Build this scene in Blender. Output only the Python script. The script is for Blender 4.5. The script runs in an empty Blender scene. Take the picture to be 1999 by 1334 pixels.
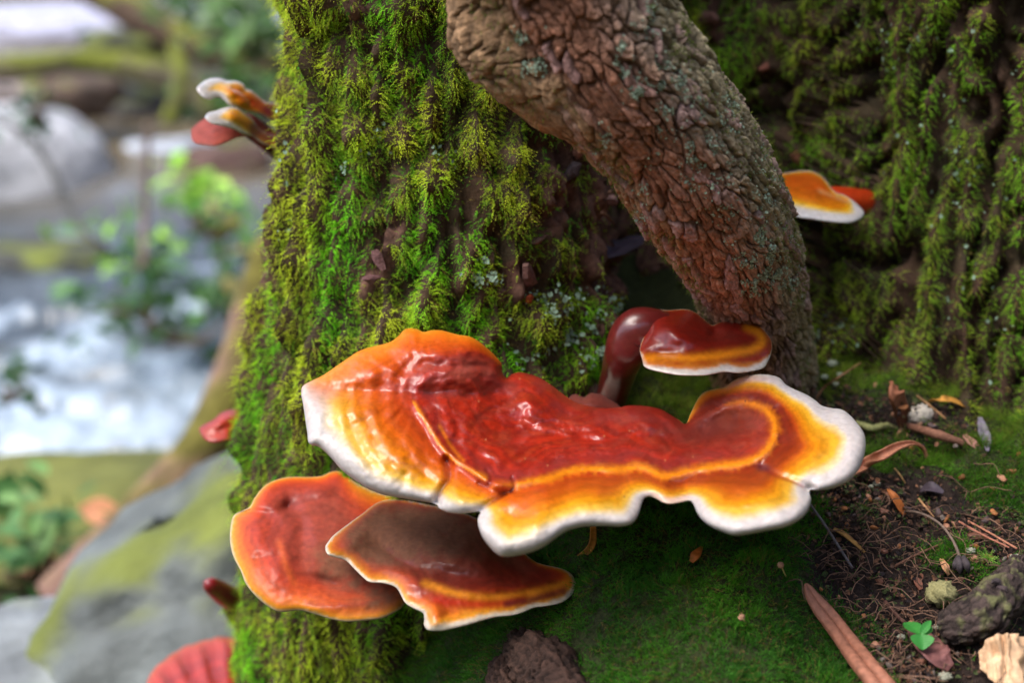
import bpy, math, random
import numpy as np
from mathutils import Vector
from mathutils.geometry import delaunay_2d_cdt

# ------------------------------------------------------------------ camera
R = math.radians
scene = bpy.context.scene
PITCH = R(20.0)
FOCAL, SENSOR = 50.0, 36.0
IMG_W, IMG_H = 1999.0, 1334.0
CAM = np.array([0.0, -0.658, 0.239])
FWD = np.array([0.0, math.cos(PITCH), -math.sin(PITCH)])
UPV = np.array([0.0, math.sin(PITCH), math.cos(PITCH)])
RGT = np.array([1.0, 0.0, 0.0])
cam_data = bpy.data.cameras.new('camera')
cam = bpy.data.objects.new('camera', cam_data)
scene.collection.objects.link(cam)
cam.location = CAM
cam.rotation_euler = (math.pi / 2 - PITCH, 0, 0)
cam_data.lens = FOCAL
cam_data.sensor_width = SENSOR
cam_data.clip_start = 0.02
cam_data.clip_end = 500
cam_data.dof.use_dof = True
cam_data.dof.focus_distance = 0.690
cam_data.dof.aperture_fstop = 4.6
scene.camera = cam

# ------------------------------------------------------------------ world and sun
SUN_EL, SUN_AZ = R(62), R(-68)      # azimuth measured from the side of the camera, minus = left
sun_from = Vector((math.sin(SUN_AZ) * math.cos(SUN_EL), -math.cos(SUN_AZ) * math.cos(SUN_EL), math.sin(SUN_EL)))
world = bpy.data.worlds.new('World')
scene.world = world
world.use_nodes = True
wn, wl = world.node_tree.nodes, world.node_tree.links
wn.clear()
sky = wn.new('ShaderNodeTexSky')
sky.sky_type = 'NISHITA'
sky.sun_disc = False
sky.sun_elevation = SUN_EL
sky.sun_rotation = math.atan2(sun_from.x, sun_from.y)
sky.air_density = 1.0
sky.dust_density = 3.0
bg = wn.new('ShaderNodeBackground')
bg.inputs['Strength'].default_value = 0.13
wo = wn.new('ShaderNodeOutputWorld')
wl.new(sky.outputs['Color'], bg.inputs['Color'])
wl.new(bg.outputs['Background'], wo.inputs['Surface'])
sun_data = bpy.data.lights.new('sun', 'SUN')
sun_data.energy = 1.15
sun_data.angle = R(38)
sun_data.color = (1.0, 0.97, 0.92)
sun = bpy.data.objects.new('sun', sun_data)
scene.collection.objects.link(sun)
sun.rotation_euler = sun_from.to_track_quat('Z', 'Y').to_euler()
sun.location = (-2, -3, 4)
scene.view_settings.view_transform = 'Standard'
scene.view_settings.look = 'None'
scene.view_settings.gamma = 1.0
scene.view_settings.use_curve_mapping = False
scene.view_settings.exposure = 1.45
scene.render.engine = 'CYCLES'

COL = scene.collection
rng = np.random.default_rng(7)
random.seed(7)

# ------------------------------------------------------------------ helpers
def ray(px, py):
    px = np.asarray(px, float); py = np.asarray(py, float)
    k = SENSOR / FOCAL / IMG_W
    a = (px - IMG_W / 2) * k
    b = (IMG_H / 2 - py) * k
    return FWD + a[..., None] * RGT + b[..., None] * UPV

def P(px, py, d):
    d = np.asarray(d, float)
    return CAM + ray(px, py) * d[..., None]

def project(p):
    v = p - CAM
    d = v @ FWD
    k = SENSOR / FOCAL / IMG_W
    return IMG_W / 2 + (v @ RGT) / d / k, IMG_H / 2 - (v @ UPV) / d / k, d

def pxm(n, d):              # n photo pixels at depth d, in metres
    return n * SENSOR / FOCAL / IMG_W * d

def lin(c):
    c = np.asarray(c, float) / 255.0
    return np.where(c <= 0.04045, c / 12.92, ((c + 0.055) / 1.055) ** 2.4)

def sstep(a, b, x):
    t = np.clip((x - a) / (b - a), 0, 1)
    return t * t * (3 - 2 * t)

_perm = np.random.default_rng(11).permutation(256).astype(np.int64)
_perm = np.concatenate([_perm, _perm, _perm])
_grad = np.random.default_rng(12).normal(size=(256, 3))
_grad /= np.linalg.norm(_grad, axis=1)[:, None]

def noise3(x, y, z):
    x, y, z = np.broadcast_arrays(np.asarray(x, float), np.asarray(y, float), np.asarray(z, float))
    xi, yi, zi = np.floor(x).astype(np.int64), np.floor(y).astype(np.int64), np.floor(z).astype(np.int64)
    xf, yf, zf = x - xi, y - yi, z - zi
    u, v, w = [t * t * t * (t * (t * 6 - 15) + 10) for t in (xf, yf, zf)]
    res = 0
    for i in (0, 1):
        for j in (0, 1):
            for k in (0, 1):
                h = _perm[_perm[_perm[(xi + i) & 255] + ((yi + j) & 255)] + ((zi + k) & 255)]
                g = _grad[h]
                dot = g[..., 0] * (xf - i) + g[..., 1] * (yf - j) + g[..., 2] * (zf - k)
                res = res + dot * (u if i else 1 - u) * (v if j else 1 - v) * (w if k else 1 - w)
    return res * 1.6

def fbm(x, y, z, oct=3, gain=0.5):
    a, s, r = 1.0, 0, 0
    for o in range(oct):
        f = 2.03 ** o
        r = r + a * noise3(x * f + 17.1 * o, y * f + 5.3 * o, z * f - 9.7 * o)
        s += a
        a *= gain
    return r / s

def worley2(x, y, seed=0):
    """distance to nearest and second nearest feature point, random value of cell, offset inside cell"""
    xi, yi = np.floor(x).astype(np.int64), np.floor(y).astype(np.int64)
    f1 = np.full(x.shape, 9.0); f2 = np.full(x.shape, 9.0)
    idv = np.zeros(x.shape); ox = np.zeros(x.shape); oy = np.zeros(x.shape)
    for i in (-1, 0, 1):
        for j in (-1, 0, 1):
            h = _perm[_perm[(xi + i + seed) & 255] + ((yi + j) & 255)]
            h2 = _perm[h + 31]; h3 = _perm[h2 + 57]
            px = xi + i + 0.5 + 0.8 * (h / 255.0 - 0.5)
            py = yi + j + 0.5 + 0.8 * (h2 / 255.0 - 0.5)
            dx, dy = x - px, y - py
            dd = np.sqrt(dx * dx + dy * dy)
            near = dd < f1
            f2 = np.where(near, f1, np.minimum(f2, dd))
            idv = np.where(near, h3 / 255.0, idv)
            ox = np.where(near, dx, ox); oy = np.where(near, dy, oy)
            f1 = np.where(near, dd, f1)
    return f1, f2, idv, ox, oy

def catmull(pts, n, closed=False):
    p = np.asarray(pts, float)
    m = len(p)
    seg = m if closed else m - 1
    t = np.linspace(0, seg, n, endpoint=not closed)
    i = np.minimum(np.floor(t).astype(int), seg - 1)
    f = (t - i)[:, None]
    g = (lambda k: p[k % m]) if closed else (lambda k: p[np.clip(k, 0, m - 1)])
    p0, p1, p2, p3 = g(i - 1), g(i), g(i + 1), g(i + 2)
    return 0.5 * (2 * p1 + (p2 - p0) * f + (2 * p0 - 5 * p1 + 4 * p2 - p3) * f ** 2 + (3 * p1 - p0 - 3 * p2 + p3) * f ** 3)

def nrmz(v):
    return v / np.maximum(np.linalg.norm(v, axis=-1, keepdims=True), 1e-12)

def vnormals(v, f):
    n = np.zeros_like(v)
    a, b, c = v[f[:, 0]], v[f[:, 1]], v[f[:, 2]]
    fn = np.cross(b - a, c - a)
    if f.shape[1] == 4:
        fn = fn + np.cross(c - a, v[f[:, 3]] - a)
    for k in range(f.shape[1]):
        for ax in range(3):
            n[:, ax] += np.bincount(f[:, k], weights=fn[:, ax], minlength=len(v))
    return nrmz(n)

def grid_faces(nr, nc, wrap=False):
    r = np.arange(nr - 1)[:, None]
    c = np.arange(nc if wrap else nc - 1)[None, :]
    c2 = (c + 1) % nc
    return np.stack([r * nc + c, r * nc + c2, (r + 1) * nc + c2, (r + 1) * nc + c], -1).reshape(-1, 4)

def mesh_data(name, v, f, col=None, smooth=True):
    me = bpy.data.meshes.new(name)
    v = np.asarray(v, np.float32); f = np.asarray(f, np.int32)
    nf, k = f.shape
    me.vertices.add(len(v)); me.vertices.foreach_set('co', v.ravel())
    me.loops.add(nf * k); me.loops.foreach_set('vertex_index', f.ravel())
    me.polygons.add(nf)
    me.polygons.foreach_set('loop_start', np.arange(0, nf * k, k, dtype=np.int32))
    me.polygons.foreach_set('loop_total', np.full(nf, k, np.int32))
    me.polygons.foreach_set('use_smooth', np.full(nf, smooth, bool))
    if col is not None:
        c = np.ones((len(v), 4), np.float32)
        c[:, :col.shape[1]] = col
        at = me.color_attributes.new('Col', 'FLOAT_COLOR', 'POINT')
        at.data.foreach_set('color', c.ravel())
    me.update(calc_edges=True)
    return me

def tag(o, label=None, cat=None, group=None, kind=None):
    for k, val in (('label', label), ('category', cat), ('group', group), ('kind', kind)):
        if val:
            o[k] = val
    return o

def thing(name, label, cat, loc, group=None):
    o = bpy.data.objects.new(name, None)
    o.empty_display_size = 0.01
    COL.objects.link(o)
    o.location = [float(a) for a in loc]
    return tag(o, label, cat, group)

def obj(name, v, f, mat, parent=None, col=None, smooth=True, base=None):
    """one mesh object; world-space vertices, moved so that its origin is the parent's (or base)"""
    v = np.asarray(v, float)
    root = parent
    off = np.zeros(3)
    if parent is not None:
        q = parent
        while q is not None:
            off = off + np.array(q.location); q = q.parent
        loc = (0, 0, 0)
    else:
        off = np.asarray(base if base is not None else (0, 0, 0), float)
        loc = off
    me = mesh_data(name, v - off, f, col, smooth)
    me.materials.append(mat)
    o = bpy.data.objects.new(name, me)
    COL.objects.link(o)
    o.parent = parent
    o.location = [float(a) for a in loc]
    return o

# ------------------------------------------------------------------ materials
def material(name, rough=0.8, spec=0.3, coat=0.0, coat_rough=0.2, color=None, var=0.25, var_scale=200.0,
             bump=0.0, bump_scale=400.0, bump_dist=0.001, sss=0.0, sss_r=(0.004, 0.0015, 0.0006), transl=0.0,
             rough_attr=False, trans=0.0):
    m = bpy.data.materials.new(name)
    m.use_nodes = True
    n, l = m.node_tree.nodes, m.node_tree.links
    n.clear()
    out = n.new('ShaderNodeOutputMaterial')
    b = n.new('ShaderNodeBsdfPrincipled')
    tc = n.new('ShaderNodeTexCoord')
    if color is None:
        at = n.new('ShaderNodeAttribute'); at.attribute_name = 'Col'
        base, alpha = at.outputs['Color'], at.outputs['Alpha']
    else:
        rgb = n.new('ShaderNodeRGB'); rgb.outputs[0].default_value = (*color, 1)
        base, alpha = rgb.outputs[0], None
    if var > 0:
        nz = n.new('ShaderNodeTexNoise'); nz.inputs['Scale'].default_value = var_scale
        nz.inputs['Detail'].default_value = 4
        l.new(tc.outputs['Object'], nz.inputs['Vector'])
        mr = n.new('ShaderNodeMapRange')
        mr.inputs['From Min'].default_value = 0.3; mr.inputs['From Max'].default_value = 0.7
        mr.inputs['To Min'].default_value = 1 - var; mr.inputs['To Max'].default_value = 1 + var
        l.new(nz.outputs['Fac'], mr.inputs['Value'])
        mx = n.new('ShaderNodeVectorMath'); mx.operation = 'SCALE'
        l.new(base, mx.inputs[0]); l.new(mr.outputs['Result'], mx.inputs['Scale'])
        base = mx.outputs['Vector']
    l.new(base, b.inputs['Base Color'])
    b.inputs['Roughness'].default_value = rough
    b.inputs['Specular IOR Level'].default_value = spec
    b.inputs['Coat Weight'].default_value = coat
    b.inputs['Coat Roughness'].default_value = coat_rough
    if rough_attr and alpha is not None:        # alpha of the colour attribute = dustiness
        m1 = n.new('ShaderNodeMapRange')
        m1.inputs['To Min'].default_value = rough; m1.inputs['To Max'].default_value = 0.9
        l.new(alpha, m1.inputs['Value']); l.new(m1.outputs['Result'], b.inputs['Roughness'])
        m2 = n.new('ShaderNodeMapRange')
        m2.inputs['To Min'].default_value = coat; m2.inputs['To Max'].default_value = 0.0
        l.new(alpha, m2.inputs['Value']); l.new(m2.outputs['Result'], b.inputs['Coat Weight'])
    if sss > 0:
        b.inputs['Subsurface Weight'].default_value = sss
        b.inputs['Subsurface Radius'].default_value = sss_r
        b.inputs['Subsurface Scale'].default_value = 1.0
    if trans > 0:
        b.inputs['Transmission Weight'].default_value = trans
        b.inputs['IOR'].default_value = 1.33
    if bump > 0:
        nb = n.new('ShaderNodeTexNoise'); nb.inputs['Scale'].default_value = bump_scale
        nb.inputs['Detail'].default_value = 5
        l.new(tc.outputs['Object'], nb.inputs['Vector'])
        bp = n.new('ShaderNodeBump'); bp.inputs['Strength'].default_value = bump
        bp.inputs['Distance'].default_value = bump_dist
        l.new(nb.outputs['Fac'], bp.inputs['Height'])
        l.new(bp.outputs['Normal'], b.inputs['Normal'])
        l.new(bp.outputs['Normal'], b.inputs['Coat Normal'])
    if transl > 0:
        tr = n.new('ShaderNodeBsdfTranslucent'); l.new(base, tr.inputs['Color'])
        ms = n.new('ShaderNodeMixShader'); ms.inputs['Fac'].default_value = transl
        l.new(b.outputs['BSDF'], ms.inputs[1]); l.new(tr.outputs['BSDF'], ms.inputs[2])
        l.new(ms.outputs['Shader'], out.inputs['Surface'])
    else:
        l.new(b.outputs['BSDF'], out.inputs['Surface'])
    return m

M = {
    'bark': material('bark', 0.85, 0.25, var=0.35, var_scale=350, bump=0.8, bump_scale=900, bump_dist=0.0012),
    'moss': material('moss', 0.7, 0.25, var=0.2, var_scale=120, transl=0.45),
    'lichen': material('lichen', 0.95, 0.1, var=0.25, var_scale=800, bump=0.6, bump_scale=1500),
    'soil': material('soil', 0.85, 0.3, var=0.5, var_scale=500, bump=1.0, bump_scale=700, bump_dist=0.002),
    'cap': material('lacquered_cap', 0.45, 0.25, coat=0.75, coat_rough=0.26, var=0.12, var_scale=380, bump=0.16,
                    bump_scale=300, bump_dist=0.0006, sss=0.12, rough_attr=True),
    'pore': material('pore_surface', 0.8, 0.2, color=tuple(lin((225, 212, 196))), var=0.08, bump=0.3, bump_scale=3000),
    'stalk': material('lacquered_stalk', 0.35, 0.5, coat=0.5, coat_rough=0.15, var=0.15, var_scale=300, bump=0.2,
                      bump_scale=300, bump_dist=0.0008, rough_attr=True),
    'leaf': material('leaf', 0.5, 0.4, var=0.2, var_scale=60, transl=0.25),
    'dry': material('dry_leaf', 0.6, 0.35, var=0.3, var_scale=300, bump=0.4, bump_scale=600, bump_dist=0.0006),
    'twig': material('twig', 0.8, 0.25, var=0.35, var_scale=500, bump=0.6, bump_scale=1200, bump_dist=0.0005),
    'rock': material('rock', 0.75, 0.35, var=0.3, var_scale=14, bump=0.7, bump_scale=40, bump_dist=0.01),
    'ground_far': material('ground', 0.9, 0.2, var=0.4, var_scale=30, bump=0.6, bump_scale=80, bump_dist=0.01),
    'water': material('water', 0.12, 0.5, var=0.15, var_scale=9, bump=0.5, bump_scale=14, bump_dist=0.03),
}

# ------------------------------------------------------------------ shape builders
def tube(path, rad, nseg=10, rough=0.0, freq=60, taper_ends=True, n=None, flat=1.0, flat_dir=None):
    """closed tube along a 3D path (k,3) with radii (k)"""
    path = np.asarray(path, float); rad = np.asarray(rad, float)
    if n:
        pr = catmull(np.c_[path, rad], n); path, rad = pr[:, :3], np.maximum(pr[:, 3], 1e-5)
    k = len(path)
    tan = nrmz(np.gradient(path, axis=0))
    ref = np.array([0.13, -0.3, 0.95]) if abs(tan[0] @ np.array([0.13, -0.3, 0.95])) < 0.8 else np.array([0.9, 0.2, 0.1])
    if flat_dir is not None:
        ref = np.asarray(flat_dir, float)
    s = np.zeros_like(path); s[0] = nrmz(np.cross(tan[0], ref))
    for i in range(1, k):
        q = s[i - 1] - tan[i] * (s[i - 1] @ tan[i])
        s[i] = nrmz(q)
    u = np.cross(s, tan)
    a = np.linspace(0, 2 * math.pi, nseg, endpoint=False)
    rr = np.repeat(rad[:, None], nseg, 1)
    if rough:
        q = path[:, None] + s[:, None] * np.cos(a)[None, :, None] * rr[..., None] + u[:, None] * np.sin(a)[None, :, None] * rr[..., None]
        rr = rr * (1 + rough * fbm(q[..., 0] * freq, q[..., 1] * freq, q[..., 2] * freq, 3))
    v = path[:, None] + s[:, None] * (np.cos(a)[None, :] * rr)[..., None] + u[:, None] * (np.sin(a)[None, :] * rr * flat)[..., None]
    v = v.reshape(-1, 3)
    f = grid_faces(k, nseg, True)
    v = np.r_[v, [path[0] - tan[0] * rad[0] * 0.4], [path[-1] + tan[-1] * rad[-1] * 0.4]]
    b0, b1 = len(v) - 2, len(v) - 1
    c = np.arange(nseg); c2 = (c + 1) % nseg
    cap0 = np.stack([c2, c, np.full(nseg, b0), np.full(nseg, b0)], -1)
    cap1 = np.stack([(k - 1) * nseg + c, (k - 1) * nseg + c2, np.full(nseg, b1), np.full(nseg, b1)], -1)
    tri = np.r_[f[:, [0, 1, 2]], f[:, [0, 2, 3]], cap0[:, :3], cap1[:, :3]]
    return v, tri

def barkify(v, f, k, nseg, ls, lc, depth, seed):
    """cracked plates pressed into a tube of k rings with nseg sides; returns vertices and a crack mask"""
    i = np.repeat(np.arange(k), nseg); j = np.tile(np.arange(nseg), k)
    q = v[:k * nseg]
    a = i / ls + 1.2 * fbm(q[:, 0] * 120, q[:, 1] * 120, q[:, 2] * 120, 2)
    b = j / lc + 1.2 * fbm(q[:, 0] * 120 + 7, q[:, 1] * 120, q[:, 2] * 120, 2)
    p1, p2, pid, po, _ = worley2(a, b, seed)
    e = sstep(0.0, 0.3, p2 - p1)
    h = depth * (e * (.5 + .9 * pid) + .6 * np.clip(po, -.5, .5) * e + .5 * fbm(i * .06, j * .9, seed, 2))
    n_ = vnormals(v, f)[:k * nseg]
    ax = q - q.reshape(k, nseg, 3).mean(1).repeat(nseg, 0)
    if np.mean((n_ * ax).sum(1)) < 0: n_ = -n_
    v = v.copy(); v[:k * nseg] += n_ * h[:, None]
    return v, np.r_[e, 1, 1], np.r_[pid, .5, .5]

def ribbon(path, width, up, curl=0.3, thick=0.0006, n=40, m=9, twist=0.0, wave=0.0, seed=0):
    """leaf-like strip: curved cross-section with real thickness"""
    path = np.asarray(path, float)
    pr = catmull(np.c_[path, width], n)
    path, width = pr[:, :3], np.maximum(pr[:, 3], 2e-4)
    tan = nrmz(np.gradient(path, axis=0))
    up = np.broadcast_to(np.asarray(up, float), path.shape)
    s = nrmz(np.cross(tan, up)); u = nrmz(np.cross(s, tan))
    tw = np.linspace(0, twist, n)[:, None]
    s, u = s * np.cos(tw) + u * np.sin(tw), u * np.cos(tw) - s * np.sin(tw)
    q = np.linspace(-1, 1, m)
    ang = q * curl
    if abs(curl) > 1e-3:
        cx, cy = np.sin(ang) / curl, (1 - np.cos(ang)) / curl
    else:
        cx, cy = q, q * 0
    wv = wave * noise3(np.arange(n)[:, None] * 0.35 + seed, q[None, :] * 1.7, seed * 1.3)
    top = path[:, None] + s[:, None] * (cx[None, :] * width[:, None])[..., None] + u[:, None] * ((cy[None, :] + wv) * width[:, None])[..., None]
    nn = u[:, None] * np.cos(ang)[None, :, None] - s[:, None] * np.sin(ang)[None, :, None]
    bot = top - nn * thick
    v = np.r_[top.reshape(-1, 3), bot.reshape(-1, 3)]
    f = grid_faces(n, m)
    o = n * m
    rim = np.r_[np.arange(m), np.arange(1, n) * m + m - 1, np.arange(m - 2, -1, -1) + (n - 1) * m, np.arange(n - 2, 0, -1) * m]
    r2 = np.roll(rim, -1)
    f = np.r_[f, f[:, ::-1] + o, np.stack([r2, rim, rim + o, r2 + o], -1)]
    return v, f

def chip(center, nrm, size, aspect, rot, thick, seed, bend=0.15):
    """small irregular plate lying on a surface"""
    r = np.random.default_rng(seed)
    n = 8
    a = np.linspace(0, 2 * math.pi, n, endpoint=False) + r.uniform(-0.3, 0.3, n)
    rad = r.uniform(0.55, 1.2, n)
    t = nrmz(np.cross(nrm, [0.3, 0.9, 0.2])); b = np.cross(nrm, t)
    t, b = t * math.cos(rot) + b * math.sin(rot), b * math.cos(rot) - t * math.sin(rot)
    x, y = np.cos(a) * rad * size, np.sin(a) * rad * size * aspect
    ring = center + x[:, None] * t + y[:, None] * b + ((x / size) ** 2 * bend * size)[:, None] * nrm
    inner = center + 0.5 * x[:, None] * t + 0.5 * y[:, None] * b + (thick * 0.6 + 0.25 * (x / size) ** 2 * bend * size)[:, None] * nrm
    low = ring - nrm * thick
    v = np.r_[ring, inner, low, [center + nrm * thick * 0.8]]
    i = np.arange(n); j = (i + 1) % n
    z = np.full(n, 3 * n)
    f = np.r_[np.stack([i, j, n + j], -1), np.stack([i, n + j, n + i], -1), np.stack([n + i, n + j, z], -1),
              np.stack([2 * n + i, 2 * n + j, j], -1), np.stack([2 * n + i, j, i], -1)]
    return v, f

def shoots(pts, nrm, length, width, col, droop=0.35, spread=0.6, down=0.4, nleaf=7, r=None):
    """moss: every shoot is a drooping row of small leaflets"""
    r = r or rng
    N = len(pts)
    g = np.array([0, 0, -1.0])
    cmb = np.stack([noise3(pts[:, 0] * 55 + 9 * k, pts[:, 1] * 55, pts[:, 2] * 55) for k in range(3)], -1)
    d0 = nrmz(nrm * 0.75 + g * down + cmb * spread * 0.9 + r.normal(size=(N, 3)) * spread * 0.42)
    sd = nrmz(np.cross(d0, nrm + r.normal(size=(N, 3)) * 0.5))
    V = np.zeros((N, nleaf, 3, 3), np.float32); C = np.zeros((N, nleaf, 3, 3), np.float32)
    for k in range(nleaf):
        t = (k + 0.3) / nleaf
        pos = pts + length[:, None] * (d0 * t + g * droop * t * t)
        tan = nrmz(d0 + 2 * g * droop * t)
        w = (width * (1.15 - 0.7 * t))[:, None]
        sg = 1 if k % 2 else -1
        if k == nleaf - 1:
            V[:, k, 0] = pos - sd * w * 0.35; V[:, k, 1] = pos + sd * w * 0.35; V[:, k, 2] = pos + tan * w * 1.6
        else:
            lift = nrmz(np.cross(sd, tan)) * r.normal(size=(N, 1)) * 0.5
            V[:, k, 0] = pos - tan * w * 0.75; V[:, k, 1] = pos + tan * w * 0.45
            V[:, k, 2] = pos + (sd * sg * 0.8 + tan * 1.5 + lift) * w
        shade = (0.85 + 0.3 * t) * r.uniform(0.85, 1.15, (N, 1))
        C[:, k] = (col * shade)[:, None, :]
    v = V.reshape(-1, 3)
    return v, np.arange(len(v)).reshape(-1, 3), C.reshape(-1, 3)

# ------------------------------------------------------------------ ground height
_LY = np.array([-40, -8, -1.6, -0.2, 0.4, 0.9, 1.3, 1.65, 3.6, 4.2, 5.0, 8, 12, 30])
_LZ = np.array([12, 4.6, -0.75, -0.62, -0.56, -0.66, -0.82, -1.25, -1.25, -1.05, -0.98, -0.80, -0.1, 4.0])  # high first values: unseen rise behind the camera, added to cut sky light
def G0(x, y):
    near = -0.093 + 0.225 * np.clip(y, -0.8, 0.4) + 0.05 * np.clip(y - 0.4, 0, 30) + 0.75 * np.clip(x - 0.7, 0, 9) + 0.8 * np.clip(-1.1 - y, 0, 9)  # last two terms: unseen slopes right and behind, added to block low sky light
    left = np.interp(y, _LY, _LZ)
    w = sstep(0.06, -0.31, x)
    z = near * (1 - w) + left * w
    far = np.clip(np.hypot(x, y) - 1.0, 0, 3)
    return z + 0.10 * far * 0.4 * noise3(x * 1.3, y * 1.3, 3.3)
def G(x, y):
    z = G0(x, y)
    near = np.exp(-((x - 0.1) ** 2 + (y + 0.0) ** 2) / 0.2)
    mound = 0.010 * np.exp(-(((x - 0.09) / 0.05) ** 2 + ((y + 0.07) / 0.06) ** 2))
    return z + near * (0.016 * fbm(x * 18, y * 18, 1.7, 3) + 0.016 * sstep(-.04, .06, y) * fbm(x * 38, y * 38, 6.2, 3)) + mound + near * 0.005 * fbm(x * 60, y * 60, 9.1, 2)
def ground_hit(px, py, lift=0.0):
    px, py = np.atleast_1d(np.asarray(px, float)), np.atleast_1d(np.asarray(py, float))
    rr = ray(px, py)
    d = np.full(px.shape, 0.72)
    for k in range(10):
        p = CAM + rr * d[:, None]
        want = (G(p[:, 0], p[:, 1]) + lift - CAM[2]) / rr[:, 2]
        d = d + 0.85 * (np.clip(want, 0.3, 3.0) - d)
    return CAM + rr * d[:, None]
_gpc = {}
def gp(px, py, lift=0.0):
    key = (float(px), float(py), float(lift))
    if key not in _gpc:
        _gpc[key] = ground_hit(px, py, lift)[0]
    return _gpc[key].copy()
def gn(p, e=0.004):
    x, y = p[..., 0], p[..., 1]
    gx = (G(x + e, y) - G(x - e, y)) / (2 * e); gy = (G(x, y + e) - G(x, y - e)) / (2 * e)
    return nrmz(np.stack([-gx, -gy, np.ones_like(gx)], -1))

# pixel-space soil patches on the bank (bare dark humus), as a function of where the ground lies
_soil = [(1700, 1110, 130, 110), (1790, 1010, 150, 70), (1870, 1240, 170, 110), (1640, 815, 80, 50), (1790, 830, 130, 40),
         (1960, 1060, 90, 60), (1760, 1290, 60, 60), (1640, 950, 60, 40)]
_sp = ground_hit([s[0] for s in _soil], [s[1] for s in _soil])
def soil_mask(x, y):
    m = np.zeros(np.shape(x))
    for (px, py, sx, sy), p in zip(_soil, _sp):
        d = (p - CAM) @ FWD
        rx = pxm(sx, d); ry = pxm(sy, d) / 0.55
        m = np.maximum(m, np.exp(-(((x - p[0]) / rx) ** 2 + ((y - p[1]) / ry) ** 2) * 0.9))
    return sstep(0.3, 0.62, m + 0.35 * fbm(x * 40, y * 40, 4.4, 3))

def axis(stops):
    out = [stops[0][0]]
    for (a, _), (b, h) in zip(stops[:-1], stops[1:]):
        n = max(1, int(round((b - a) / h)))
        out += list(np.linspace(a, b, n + 1)[1:])
    return np.array(out)
gx = axis([(-40, 1), (-8, 4), (-2.5, 0.3), (-0.5, 0.06), (-0.2, 0.01), (0.46, 0.0031), (0.8, 0.02), (3, 0.25), (40, 5)])
gy = axis([(-40, 1), (-6, 4), (-0.9, 0.3), (-0.24, 0.03), (0.28, 0.0031), (0.6, 0.015), (6, 0.09), (12, 0.4), (40, 5)])
XX, YY = np.meshgrid(gx, gy)
ZZ = G(XX, YY)
sm = soil_mask(XX, YY)
nearw = np.exp(-(np.clip(np.abs(XX - 0.15) - 0.4, 0, 9) ** 2 + np.clip(np.abs(YY) - 0.35, 0, 9) ** 2) / 0.02)
ZZ = ZZ + nearw * (sm * (0.0035 * fbm(XX * 150, YY * 150, 0.5, 3) - 0.003) + (1 - sm) * 0.002 * fbm(XX * 90, YY * 90, 2.5, 2))
gc = (lin((44, 32, 26))[None, None] * (sm * nearw)[..., None] + lin((46, 52, 20))[None, None] * ((1 - sm) * nearw)[..., None]
      + lin((84, 72, 52))[None, None] * (1 - nearw)[..., None])
mo = sstep(-0.1, 0.3, fbm(XX * 2.1, YY * 2.1, 8.8, 3))
gc = gc * (1 - ((1 - nearw) * mo * 0.8)[..., None]) + lin((76, 84, 34))[None, None] * ((1 - nearw) * mo * 0.8)[..., None]
gv = np.stack([XX, YY, ZZ], -1).reshape(-1, 3)
ground = obj('ground', gv, grid_faces(len(gy), len(gx)), M['soil'], col=gc.reshape(-1, 3))
tag(ground, kind='structure')

# moss carpet of the bank
def scatter_ground(n, x0, x1, y0, y1, seed):
    r = np.random.default_rng(seed)
    x = r.uniform(x0, x1, n); y = r.uniform(y0, y1, n)
    return np.stack([x, y, G(x, y)], -1), r
gpnt, r_ = scatter_ground(160000, -0.20, 0.40, -0.19, 0.22, 21)
u_, v_, d_ = project(gpnt)
keep = (u_ > 560) & (u_ < 2060) & (v_ > 700) & (v_ < 1400)
sm_ = soil_mask(gpnt[:, 0], gpnt[:, 1])
keep &= r_.uniform(size=len(gpnt)) > sm_ * 0.985
keep &= r_.uniform(size=len(gpnt)) > 1.2 * np.exp(-((u_ - 1050) / 75) ** 2 - ((v_ - 1300) / 60) ** 2)
gpnt, u_, v_ = gpnt[keep], u_[keep], v_[keep]
nn_ = gn(gpnt)
big = fbm(gpnt[:, 0] * 25, gpnt[:, 1] * 25, 7.0, 2)
vel = sstep(1640, 1560, u_) * sstep(1000, 1060, v_)         # the short velvety mat under the largest bracket
L_ = (0.0078 + 0.004 * r_.uniform(size=len(gpnt))) * (1 - 0.25 * vel)
c1, c2, c3 = lin((78, 140, 26)), lin((122, 142, 40)), lin((52, 106, 28))
mixv = np.clip(0.5 + 1.5 * big + 0.25 * r_.normal(size=len(gpnt)), 0, 1)[:, None]
cm = c3 * (1 - mixv) + c1 * mixv
far_ = (sstep(-0.01, 0.10, gpnt[:, 1]) * np.clip(.75 + .8 * fbm(gpnt[:, 0] * 40, gpnt[:, 1] * 40, 3.0, 2), 0, 1))[:, None]
cm = cm * (1 - far_ * 0.9) + c2 * far_ * 0.9
dead = (r_.uniform(size=len(gpnt)) < 0.10)[:, None]
cm = np.where(dead, lin((120, 108, 52)), cm)
sv, sf, sc = shoots(gpnt, nn_, L_, 0.00105 + 0 * L_, cm, droop=0.25, spread=1.3, down=0.0, nleaf=6, r=r_)
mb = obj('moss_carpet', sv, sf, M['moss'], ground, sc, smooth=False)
tag(mb, kind='stuff')

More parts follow.
